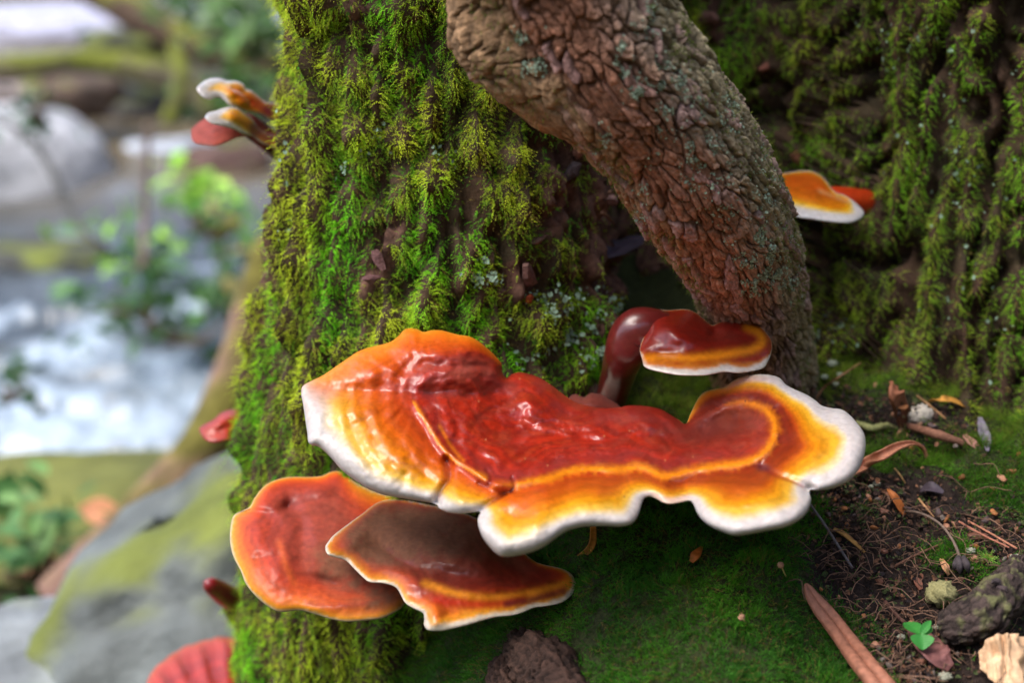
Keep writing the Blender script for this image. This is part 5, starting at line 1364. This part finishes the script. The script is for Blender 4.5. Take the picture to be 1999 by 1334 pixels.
q = ground_hit(cx, cy); nv = nrmz(gn(q) + r_.normal(size=(qn, 3)) * .6)
v, f, c = lichen(q, nv, r_.uniform(.0005, .0017, qn), np.ones(3), r_)
pc_ = np.array([lin((58, 42, 36)), lin((86, 62, 50)), lin((120, 84, 62)), lin((44, 36, 36)), lin((70, 80, 44))])[r_.integers(5, size=qn)]
tag(obj('humus_crumbs', v, f, M['soil'], ground, np.repeat(pc_, 8, 0) * c, smooth=False), kind='stuff')
# debris caught in the hollow
for i, (a, b, a2, b2, w_) in enumerate([(1190, 375, 1245, 350, 6), (1225, 405, 1262, 402, 5), (1250, 520, 1320, 510, 7), (1175, 415, 1200, 440, 6)]):
    d0, d1 = trunk_d(a, b) - .006, trunk_d(a2, b2) - .008
    v, f = tube(np.array([P(a, b, d0), P((a + a2) / 2, (b + b2) / 2 - 4, (d0 + d1) / 2 - .004), P(a2, b2, d1)]), pxm(np.array([w_, w_, w_ * .7]), .8) / 2, 8, rough=.2, freq=200, n=16)
    solid('twig', ['pale dead twig caught high in the dark hollow', 'thin dead twig caught above the old conk in the hollow', 'dead twig lying below the old conk in the hollow', 'stubby dead twig leaning left of the old conk'][i], 'twig', v, f, M['twig'], (110, 80, 62), 'twigs in the hollow', var=.3)

# ------------------------------------------------------------------ the stream side behind
def rock(label, px, py, d, size, col, moss=0.0, seed=0, rot=0.0, rough=.22, name='boulder', group='boulders along the stream', mosscol=(104, 112, 44), nu=72, nv=40, tilt=0.0):
    A, B = np.meshgrid(np.linspace(0, math.pi, nv)[1:-1], np.linspace(0, 2 * math.pi, nu, endpoint=False), indexing='ij')
    dd = np.stack([np.sin(A) * np.cos(B), np.sin(A) * np.sin(B), np.cos(A)], -1)
    sq = np.sign(dd) * np.abs(dd) ** .8
    k = 1 + rough * fbm(dd[..., 0] * 1.3 + seed * 3.1, dd[..., 1] * 1.3, dd[..., 2] * 1.3, 4) * 1.4
    v = sq * k[..., None] * np.array(size)
    ct, st = math.cos(tilt), math.sin(tilt)
    v = np.stack([v[..., 0] * ct - v[..., 2] * st, v[..., 1], v[..., 0] * st + v[..., 2] * ct], -1)
    c, s = math.cos(rot), math.sin(rot)
    v = np.stack([v[..., 0] * c - v[..., 1] * s, v[..., 0] * s + v[..., 1] * c, v[..., 2]], -1) + P(px, py, d)
    vv = np.r_[v.reshape(-1, 3), [P(px, py, d) + [0, 0, size[2]]], [P(px, py, d) - [0, 0, size[2]]]]
    R_, N_ = nv - 2, nu
    f = grid_faces(R_, N_, True)
    i = np.arange(N_); j = (i + 1) % N_
    t = np.r_[f[:, [0, 1, 2]], f[:, [0, 2, 3]], np.stack([j, i, np.full(N_, R_ * N_)], -1), np.stack([(R_ - 1) * N_ + i, (R_ - 1) * N_ + j, np.full(N_, R_ * N_ + 1)], -1)][:, ::-1]
    n_ = fbm(vv[:, 0] * 5 + seed, vv[:, 1] * 5, vv[:, 2] * 5, 4)
    cc = lin(col) * .72 * (1 + .35 * n_ + .8 * fbm(vv[:, 0] * 16, vv[:, 1] * 16 + seed, vv[:, 2] * 16, 3)).clip(.3, 1.6)[:, None]
    if moss:
        nr = vnormals(vv, t)
        mw = sstep(.0, .5, nr[:, 2] * .6 + 1.3 * fbm(vv[:, 0] * 7, vv[:, 1] * 7, vv[:, 2] * 7 + seed, 3) + moss - .6)
        cc = mix(cc, lin(mosscol) * (1 + .5 * n_)[:, None], mw)
    o = obj(name, vv, t, M['rock'], None, cc, base=P(px, py, d) - [0, 0, size[2]])
    return tag(o, label, 'boulder', group)
rock('grey boulder patched with moss right beside the mossy trunk', 405, 1200, 1.22, (.150, .15, .100), (112, 118, 116), .22, 3, .0, tilt=.62)
rock('pale flat grey rock in front of the mossy boulder', 80, 1345, 1.16, (.12, .10, .045), (160, 166, 168), .05, 5, .2)
rock('wide olive mossy rock ledge at the edge of the white water', 130, 1085, 2.05, (.42, .22, .12), (112, 106, 84), .75, 8, .1, mosscol=(98, 100, 44))
rock('big smooth whitish boulder across the stream', 20, 390, 4.6, (.34, .36, .30), (196, 196, 198), .0, 9, .4, rough=.10)
rock('dark grey boulder beneath the fallen log', 265, 215, 5.6, (.26, .3, .13), (110, 106, 106), .15, 12, .2)
rock('small pale stone lying in the brown pool', 330, 305, 4.9, (.17, .12, .055), (206, 214, 226), 0, 14, 0)
rock('mauve grey slab on the far bank under the log', 60, 190, 6.0, (.34, .3, .10), (170, 150, 150), .1, 15, 0)
rock('pale lavender slab far upstream behind the logs', 130, 62, 7.4, (.52, .3, .11), (204, 204, 224), 0, 21, 0, rough=.12)
rock('dark mossy stone between the fallen logs', 250, 95, 6.6, (.2, .2, .09), (70, 66, 58), .4, 31)
rock('mauve stone at the far waterline', 300, 60, 7.6, (.3, .2, .08), (190, 184, 200), 0, 32)
rock('brown wet stone under the level log', 150, 185, 5.0, (.16, .14, .07), (96, 76, 62), .1, 33)
rock('brown stone at the far pool rim', 440, 330, 4.6, (.14, .12, .09), (110, 84, 76), .1, 16, 0)
rock('wet dark stone under the white boulder', 90, 520, 4.0, (.22, .16, .07), (74, 74, 70), .2, 17, 0)

# water: one sheet that steps down through a cascade
wx_ = np.concatenate([np.linspace(-7, -1.6, 28)[:-1], np.linspace(-1.6, -.12, 130)])
wy_ = np.concatenate([np.linspace(1.15, 3.3, 150), np.linspace(3.3, 9, 60)[1:]])
WX, WY = np.meshgrid(wx_, wy_)
zs = -1.06 + .16 * sstep(1.75, 2.75, WY) + .10 * sstep(3.1, 3.7, WY) + .05 * sstep(4.5, 9, WY)
turb = sstep(1.3, 1.8, WY) * sstep(3.15, 2.7, WY)
zs = zs + turb * (.045 * fbm(WX * 7, WY * 9, 1.0, 3) + .02 * fbm(WX * 25, WY * 30, 4.0, 2)) + .006 * noise3(WX * 9, WY * 9, 3)
foam = .85 * sstep(-.05, .55, fbm(WX * 5.5, WY * 7, 7.0, 4) + .85 * np.exp(-((WY - 2.2) / .55) ** 2) - .36) * turb
foam = np.maximum(foam, .5 * sstep(.15, .5, fbm(WX * 4, WY * 9, 2.0, 3)) * sstep(2.6, 3.0, WY) * sstep(3.8, 3.3, WY))
farw = sstep(6.4, 7.2, WY)
wc = mix(mix(np.tile(lin((70, 76, 80)), WX.shape + (1,)), lin((112, 100, 78)), sstep(3.2, 3.9, WY)), lin((176, 192, 208)), foam)
wc = mix(wc, lin((206, 206, 224)), farw * .8)
al = np.clip(foam, 0, 1)
water = obj('water', np.stack([WX, WY, zs], -1).reshape(-1, 3), grid_faces(len(wy_), len(wx_)), M['water'], None, np.c_[wc.reshape(-1, 3), al.reshape(-1)])
tag(water, kind='structure')

# logs and stems across the stream
def log(label, pts, rads, col, moss, name='fallen_log', cat='log', group=None, seed=0, mosscol=(112, 118, 46)):
    p = np.array(pts, float)
    v, f = tube(P(p[:, 0], p[:, 1], p[:, 2]), pxm(np.asarray(rads, float), p[:, 2]), 22, rough=.22, freq=6, n=70)
    n_ = fbm(v[:, 0] * 6 + seed, v[:, 1] * 6, v[:, 2] * 6, 3)
    nr = vnormals(v, f)
    if np.mean(np.einsum('ij,ij->i', nr, v - v.mean(0))) < 0: nr = -nr
    cc = mix(lin(col) * (1 + .4 * n_)[:, None], lin(mosscol) * (1 + .3 * n_)[:, None], sstep(-.1, .4, n_ + moss - .5 + .5 * nr[:, 2]))
    o = obj(name, v, f, M['ground_far'], None, cc, base=v[np.argmin(v[:, 2])])
    return tag(o, label, cat, group)
log('mossy fallen log lying level across the far stream', [(-120, 150, 5.2), (60, 128, 5.2), (200, 125, 5.3), (330, 150, 5.3), (420, 215, 5.3)], [26, 26, 27, 30, 24], (120, 112, 92), .45, seed=1)
log('dark brown fallen trunk slanting down behind the cluster of three fungi', [(150, -40, 6.2), (290, 40, 6.0), (400, 95, 5.9), (560, 140, 5.8)], [32, 34, 34, 34], (84, 68, 56), .15, seed=2)
log('slim olive mossy stem rising behind the white stone', [(330, 240, 4.8), (355, 160, 4.8), (340, 90, 4.9)], [16, 16, 14], (110, 110, 70), .7, 'slim_stem', 'stem', seed=3)
log('leaning pinkish brown sapling trunk with mossy foot behind the brick red fungus', [(530, 480, 1.9), (495, 600, 1.85), (460, 730, 1.8), (410, 850, 1.75), (330, 960, 1.7), (210, 1080, 1.65), (110, 1180, 1.62)],
    [34, 36, 42, 48, 52, 54, 54], (140, 108, 98), .32, 'leaning_sapling', 'sapling', seed=4, mosscol=(98, 92, 42))
log('thin grey branch hanging in front of the white boulder', [(-10, 230, 2.6), (60, 270, 2.6), (110, 350, 2.6), (135, 410, 2.6), (175, 470, 2.6)], [5, 8, 8, 7, 6], (112, 112, 110), .0, 'bare_branch', 'branch', seed=5)
log('thin upright stem before the brown pool', [(290, 240, 3.0), (286, 330, 3.0), (282, 430, 3.0), (280, 520, 2.9)], [7, 7, 7, 8], (116, 100, 92), .0, 'thin_stem', 'stem', seed=6)

# leafy plants
def shrub(label, px, py, d, rx, ry, n, leaf, cols, seed, name='leafy_shrub', cat='shrub', group='leafy shrubs along the stream', flat=.6):
    r = np.random.default_rng(seed)
    c = P(px, py, d)
    k = SENSOR / FOCAL / IMG_W * d
    ncl = max(4, n // 14)
    cl_ = r.normal(size=(ncl, 3)) * np.array([rx * k * .55, ry * k * .6, ry * k * .5])
    pos = c + cl_[r.integers(ncl, size=n)] + r.normal(size=(n, 3)) * leaf * .8
    dr = nrmz(r.normal(size=(n, 3)) * [1, 1, flat] + [0, -.2, -.1])
    up = nrmz(r.normal(size=(n, 3)) * .5 + [0, -.3, 1])
    s = nrmz(np.cross(dr, up)); u = np.cross(s, dr)
    L = leaf * r.uniform(.7, 1.25, n)[:, None]; W = L * .24
    v = np.stack([pos, pos + dr * L * .35 + s * W + u * W * .3, pos + dr * L * .35 - s * W + u * W * .3, pos + dr * L * .72 + s * W * .8 + u * W * .2, pos + dr * L * .72 - s * W * .8 + u * W * .2, pos + dr * L - u * W * .3, pos + dr * L * .4, pos + dr * L * .72], 1)
    f0 = np.array([(0, 1, 6), (0, 6, 2), (1, 3, 7), (1, 7, 6), (6, 7, 4), (6, 4, 2), (3, 5, 7), (7, 5, 4)])
    f = (np.arange(n)[:, None, None] * 8 + f0[None]).reshape(-1, 3)
    ca = np.array([lin(q) for q in cols])[r.integers(len(cols), size=n)] * r.uniform(.7, 1.25, (n, 1))
    base = c - [0, 0, ry * k * 1.3]
    t = thing(name, label, cat, base, group)
    tag(obj('foliage', v.reshape(-1, 3), f, M['leaf'], t, np.repeat(ca, 8, 0), smooth=False), kind='stuff')
    for i in range(min(6, ncl)):
        e = c + cl_[i]
        sv, sf = tube(np.array([base + r.normal(size=3) * .01, (base + e) / 2 + r.normal(size=3) * .02, e]), np.array([.006, .005, .002]) * (d / 2), 7, n=12)
        obj('stem', sv, sf, M['twig'], t, np.tile(lin((96, 80, 62)), (len(sv), 1)))
    return t
br_, md_, dk_ = (150, 205, 60), (86, 136, 54), (48, 88, 42)
shrub('bright lime green leaf spray by the brown pool', 405, 385, 3.4, 60, 60, 40, .06, [br_, br_, (176, 220, 84), md_], 1)
shrub('lime green leaf spray low over the stream', 300, 485, 3.3, 100, 32, 36, .06, [br_, md_, (164, 210, 90)], 2)
shrub('dense dark green shrub between the pool and the white water', 330, 585, 3.2, 140, 60, 130, .060, [dk_, md_, dk_, (84, 120, 72)], 3)
shrub('mid green shrub close behind the trunk edge', 465, 520, 3.3, 60, 110, 90, .06, [md_, dk_, (150, 140, 84)], 4)
shrub('soft green bush at the back of the top edge', 500, 30, 5.2, 120, 60, 150, .10, [md_, (120, 160, 84), dk_, (170, 190, 150)], 5)
shrub('green bush hanging behind the dark fallen trunk', 380, 20, 7.0, 120, 60, 140, .12, [(120, 140, 84), dk_, (150, 160, 130)], 6)
shrub('green bush behind the cluster of three fungi', 480, 180, 5.4, 80, 90, 160, .10, [md_, (100, 140, 60), dk_], 7)
shrub('low clump of broad green leaves at the foot of the mossy ledge', 70, 1090, 1.75, 90, 60, 90, .05, [(86, 132, 70), (70, 112, 60), (110, 150, 80)], 8)
shrub('brownish green weeds on the far bank under the log', 250, 320, 6.2, 260, 80, 220, .10, [(120, 112, 72), (110, 120, 60), (150, 130, 100)], 9)
shrub('small green sprig beside the white boulder', 75, 215, 3.6, 30, 24, 26, .05, [(70, 120, 90), dk_], 10)
shrub('little dark green sprig over the white water', 15, 755, 2.6, 24, 26, 30, .04, [(60, 96, 60)], 11)
fl = P(195, 1000, 1.80)
v, f = ribbon(np.array([fl + [-.03, 0, 0], fl, fl + [.03, 0, -.006]]), np.array([.004, .018, .004]), (0, -.7, .7), curl=.5, n=14)
solid('fallen_leaf', 'orange tan fallen leaf resting on the olive rock ledge', 'leaf', v, f, M['dry'], (206, 140, 100), None)
v, f = ribbon(np.array([fl + [-.10, -.05, -.045], fl + [-.07, -.05, -.05], fl + [-.03, -.05, -.055]]), np.array([.004, .02, .004]), (0, -.7, .7), curl=.5, n=14)
solid('fallen_leaf', 'pinkish brown fallen leaf below the orange tan one', 'leaf', v, f, M['dry'], (176, 124, 96), None)
